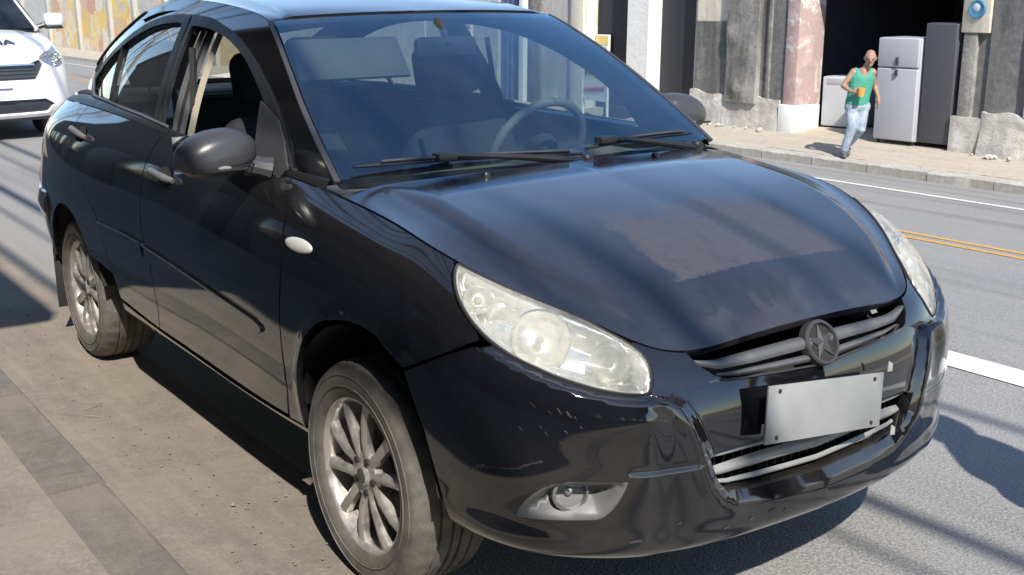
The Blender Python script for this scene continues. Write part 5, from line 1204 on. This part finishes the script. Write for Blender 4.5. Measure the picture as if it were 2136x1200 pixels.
wst0=lambda t: st(-.94-.16*t**2,gp(0,1.10)*.97*t,1.125-.01*t**2); wst1=lambda t: st(-1.72-.12*t**2,gp(0,1.56)*.97*t,1.60-.04*t**2)
PW_=Coons(wst0,wst1,lambda a: st(-.94-.78*a,0*a,1.125+.475*a+.03*np.sin(np.pi*a)),lambda a: st(-1.10-.74*a,.97*(gp(0,1.10)+(gp(0,1.56)-gp(0,1.10))*a),1.115+.445*a))
pwv=lambda q: PW_.ev(q/np.array([.9,.75]))
panel('windshield',pwv,[(.02,0),(.02,.735),(.88,.735),(.88,0)],'dark_glass',pc,(1,-1),.06,.04,(),0,None,0,.002,PC_)
for s in (-1,1): panel('windshield_pillar',pwv,[(0,.730),(0,.765),(.9,.765),(.9,.730)],'police_white',pc,(s,),.03,.03,(),.03,None,.003,.006,PC_)
bb=B()
def proof(i,j):
    x=-1.70-2.5*i; t=2*j-1; z=1.60+.07*math.sin(math.pi*min(1,i*1.1))-.055*abs(t)**2.5-.18*max(0,i-.85)/.15*.3; return (x-.12*t*t*(1-i),gp(0,1.56)*.98*t,z)
bb.grid(proof,16,14); bb.obj('roof','police_white',pc)
for s in (-1,1):
    bb=B()
    def psd(i,j,s=s):
        x0=-1.0-3.15*i; x1=-1.80-2.35*i; z=1.07+.49*j; x=x0+(x1-x0)*j; return (x,s*gp(x,z),z)
    bb.grid(psd,20,8,flip=(s<0)); bb.obj('cabin_side','police_white',pc,fix=False)
    for (a,b_) in ((.13,.40),(.45,.70),(.75,.93)):
        bb=B()
        def pwn(i,j,s=s,a=a,b_=b_):
            ii=a+(b_-a)*i; jj=.12+.72*j; x0=-1.0-3.15*ii; x1=-1.80-2.35*ii; z=1.07+.49*jj; x=x0+(x1-x0)*jj; return (x,s*(gp(x,z)+.006),z)
        bb.grid(pwn,6,4,flip=(s<0)); bb.obj('side_window','dark_glass',pc,fix=False)
bb=B(); bb.grid(lambda i,j:(-4.28+.13*j,(2*i-1)*(.72-.06*j),1.12+.48*j),6,4); bb.obj('rear_window','dark_glass',pc)
bb=B(); bb.box(-2.25,-1.95,-.55,.55,1.66,1.75); lbx=bb.obj('light_bar','police_red',pc,.03)
bb=B(); bb.box(-4.2,-.3,-.55,.55,.22,.9); bb.obj('underbody','under',pc); bb=B(); bb.box(-3.9,-1.2,-.72,.72,.85,1.05); bb.obj('cabin_floor','cabin',pc)
bb=B(); bb.box(.004,.012,-.2,.2,.43,.56); ppl=bb.obj('license_plate','sign_white',pc,.002); bb=B(); bb.box(.012,.0145,-.198,.198,.535,.558); bb.obj('plate_band','blue_panel',ppl)
for k,y in enumerate((-.15,-.105,-.06,.01,.055,.10,.15)): bb=B(); bb.box(.012,.0145,y-.014,y+.014,.45,.52); bb.obj('plate_mark','fridge_grey',ppl)
for x,s in ((-.86,-1),(-.86,1),(-3.45,-1),(-3.45,1)):
    c=copy_tree(wh,pc); c.name='wheel'; c.location=(x,s*.80,.315); c.rotation_euler=(0,0,0 if s<0 else math.pi); c.scale=(1.06,1,1.06)
    bb=B(); bb.grid(lambda i,j:(x+.375*math.cos(R(-10+200*i)),s*(.83-.3*j),.31+.375*math.sin(R(-10+200*i))),20,2); bb.grid(lambda i,j:(x+.375*j*math.cos(R(-10+200*i)),s*.53,.31+.375*j*math.sin(R(-10+200*i))),20,2); bb.obj('wheel_well','under',pc,fix=False)
# lettering and crest on the hood, laid on the curved panel
_hg=np.stack(np.meshgrid(np.linspace(0,.845,90),np.linspace(0,.745,70),indexing='ij'),-1).reshape(-1,2); _hp=phev(_hg)
def on_hood(x,y):
    d=np.hypot(_hp[:,0]-x,_hp[:,1]-abs(y)); i=np.argsort(d)[:4]; w_=1/(d[i]+1e-4); return float((_hp[i,2]*w_).sum()/w_.sum())+.012
def hood_text(txt,x,size,mat):
    cv=bpy.data.curves.new('t','FONT'); cv.body=txt; cv.align_x='CENTER'; cv.size=size; cv.offset=.006
    to=bpy.data.objects.new('t',cv); COL.objects.link(to); bpy.context.view_layer.update()
    me=bpy.data.meshes.new_from_object(to.evaluated_get(bpy.context.evaluated_depsgraph_get())); bpy.data.objects.remove(to)
    for v in me.vertices:
        yy=v.co.x; xx=x-v.co.y*1.15; v.co=Vector((xx,yy,on_hood(xx,yy)+.016))
    me.materials.clear(); me.materials.append(MT[mat]); o=bpy.data.objects.new('hood_lettering',me); COL.objects.link(o); o.parent=ph; return o
hood_text('POLÍCIA',-.18,.17,'police_black')
bb=B(); 
vs=[(-.52+.17*math.cos(2*math.pi*k/20),.10*0+.16*math.sin(2*math.pi*k/20)) for k in range(20)]
bb.add([(x,y,on_hood(x,y)+.016) for x,y in vs],[tuple(range(20))]); bb.obj('hood_crest','police_peach',ph,fix=False)
